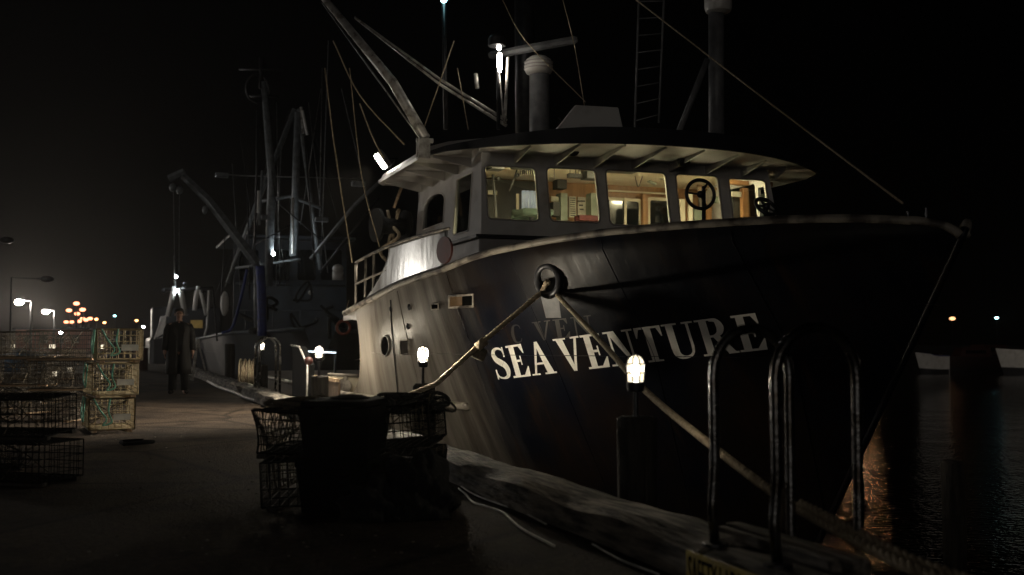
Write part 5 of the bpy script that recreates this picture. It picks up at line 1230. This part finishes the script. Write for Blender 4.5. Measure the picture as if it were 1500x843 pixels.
for sx in (-1, 1): b.tube([mw(sx * .185, 0, 1.48), mw(sx * .235, -.01, 1.36), mw(sx * .268, -.012, 1.18), mw(sx * .285, .02, 1.05), mw(sx * .293, .045, .93)], [.085, .088, .078, .07, .066], 14)
b.build('sleeves', M['coat'], body, True)
b = MB()
for sx in (-1, 1): P = [mw(sx * .02, .13, 1.52), mw(sx * .10, .12, 1.50), mw(sx * .12, .17, 1.35), mw(sx * .03, .18, 1.18)]; b.prism(P, [q_ + fwd * .012 for q_ in P])
b.build('lapels', M['coat'], body)
b = MB(); b.prism([mw(x_, .165, z_) for x_, z_ in ((-.09, 1.52), (.09, 1.52), (.10, 1.3), (.06, .9), (-.06, .9), (-.10, 1.3))], [mw(x_, .10, z_) for x_, z_ in ((-.09, 1.52), (.09, 1.52), (.10, 1.3), (.06, .9), (-.06, .9), (-.10, 1.3))]); b.build('shirt', M['trouser'], body)
b = MB(); b.ball(mw(0, .0, 1.765), .098, (1, 1.05, .92), 3)
for v in list(b.bm.verts):
    d_ = v.co - mw(0, 0, 1.765)
    if d_.dot(fwd) > .03 and d_.z < .045: v.co -= fwd * .05
b.build('hair', M['hair'], body, True)
b = MB(); b.tube([mw(0, .105, 1.72), mw(0, .135, 1.685), mw(0, .115, 1.68)], [.01, .017, .012], 8); b.build('nose', M['skin'], body, True)
b = MB()
for sx in (-1, 1): b.ball(mw(sx * .032, .10, 1.722), .012)
b.build('eyes', M['darkpane'], body, True)
b = MB(); b.ball(mw(0, .10, 1.645), .02, (1.3, .5, .35)); b.build('mouth', mat('lips', (.3, .12, .1), .5), body, True)
b = MB()
for sx in (-1, 1): b.ball(mw(sx * .092, .01, 1.70), .026, (.45, .8, 1.2))
b.build('ears', M['skin'], body, True)

# ------------------------------------------------------------------ lights
ld = bpy.data.lights.new('flood_beam', 'SPOT'); lo = bpy.data.objects.new('flood_beam', ld); COL.objects.link(lo)
ld.energy = 2400; ld.color = (1, .88, .70); ld.spot_size = R(92); ld.spot_blend = .75; ld.shadow_soft_size = .08
lo.location = fl + nf * .16; lo.rotation_euler = (tgt - lo.location).to_track_quat('-Z', 'Y').to_euler()
sd_ = bpy.data.lights.new('ambient_fill', 'SUN'); so = bpy.data.objects.new('ambient_fill', sd_); COL.objects.link(so)  # added weak sun, stands in for the dim general light on the walls
sd_.energy = .09; sd_.angle = R(20); sd_.color = (1, .93, .85); so.rotation_euler = Vector((.45, .88, -.13)).to_track_quat('-Z', 'Y').to_euler()

# ------------------------------------------------------------------ haze
hz = MB(); hz.box((50, 140, 21.5), (720, 380, 49)); hz = hz.build('haze', bpy.data.materials.new('night_haze'))
m = hz.data.materials[0]; n, l = nodes_of(m); n.remove(n['Principled BSDF']); pv = n.new('ShaderNodeVolumePrincipled')
pv.inputs['Color'].default_value = (.9, .88, .86, 1); pv.inputs['Density'].default_value = .0004; pv.inputs['Anisotropy'].default_value = .78
l.new(pv.outputs[0], n['Material Output'].inputs['Volume']); hz['kind'] = 'stuff'

# ------------------------------------------------------------------ world, render
wd = bpy.data.worlds.new('World'); scene.world = wd; wd.use_nodes = True; n, l = wd.node_tree.nodes, wd.node_tree.links
sk_ = n.new('ShaderNodeTexSky'); sk_.sky_type = 'NISHITA'; sk_.sun_disc = False; sk_.sun_elevation = R(25); sk_.sun_rotation = R(145)
bg = n['Background']; bg.inputs['Strength'].default_value = .00003; l.new(sk_.outputs[0], bg.inputs[0])
scene.view_settings.view_transform = 'Standard'; scene.view_settings.look = 'None'; scene.view_settings.exposure = 0; scene.view_settings.gamma = 1
scene.render.engine = 'CYCLES'; cy = scene.cycles
cy.use_denoising = True
try: cy.denoiser = 'OPENIMAGEDENOISE'
except Exception: pass
cy.max_bounces = 6; cy.diffuse_bounces = 3; cy.glossy_bounces = 3; cy.transparent_max_bounces = 12; cy.volume_bounces = 0; cy.sample_clamp_indirect = 3; cy.sample_clamp_direct = 0
cy.use_light_tree = True; cy.caustics_reflective = False; cy.caustics_refractive = False
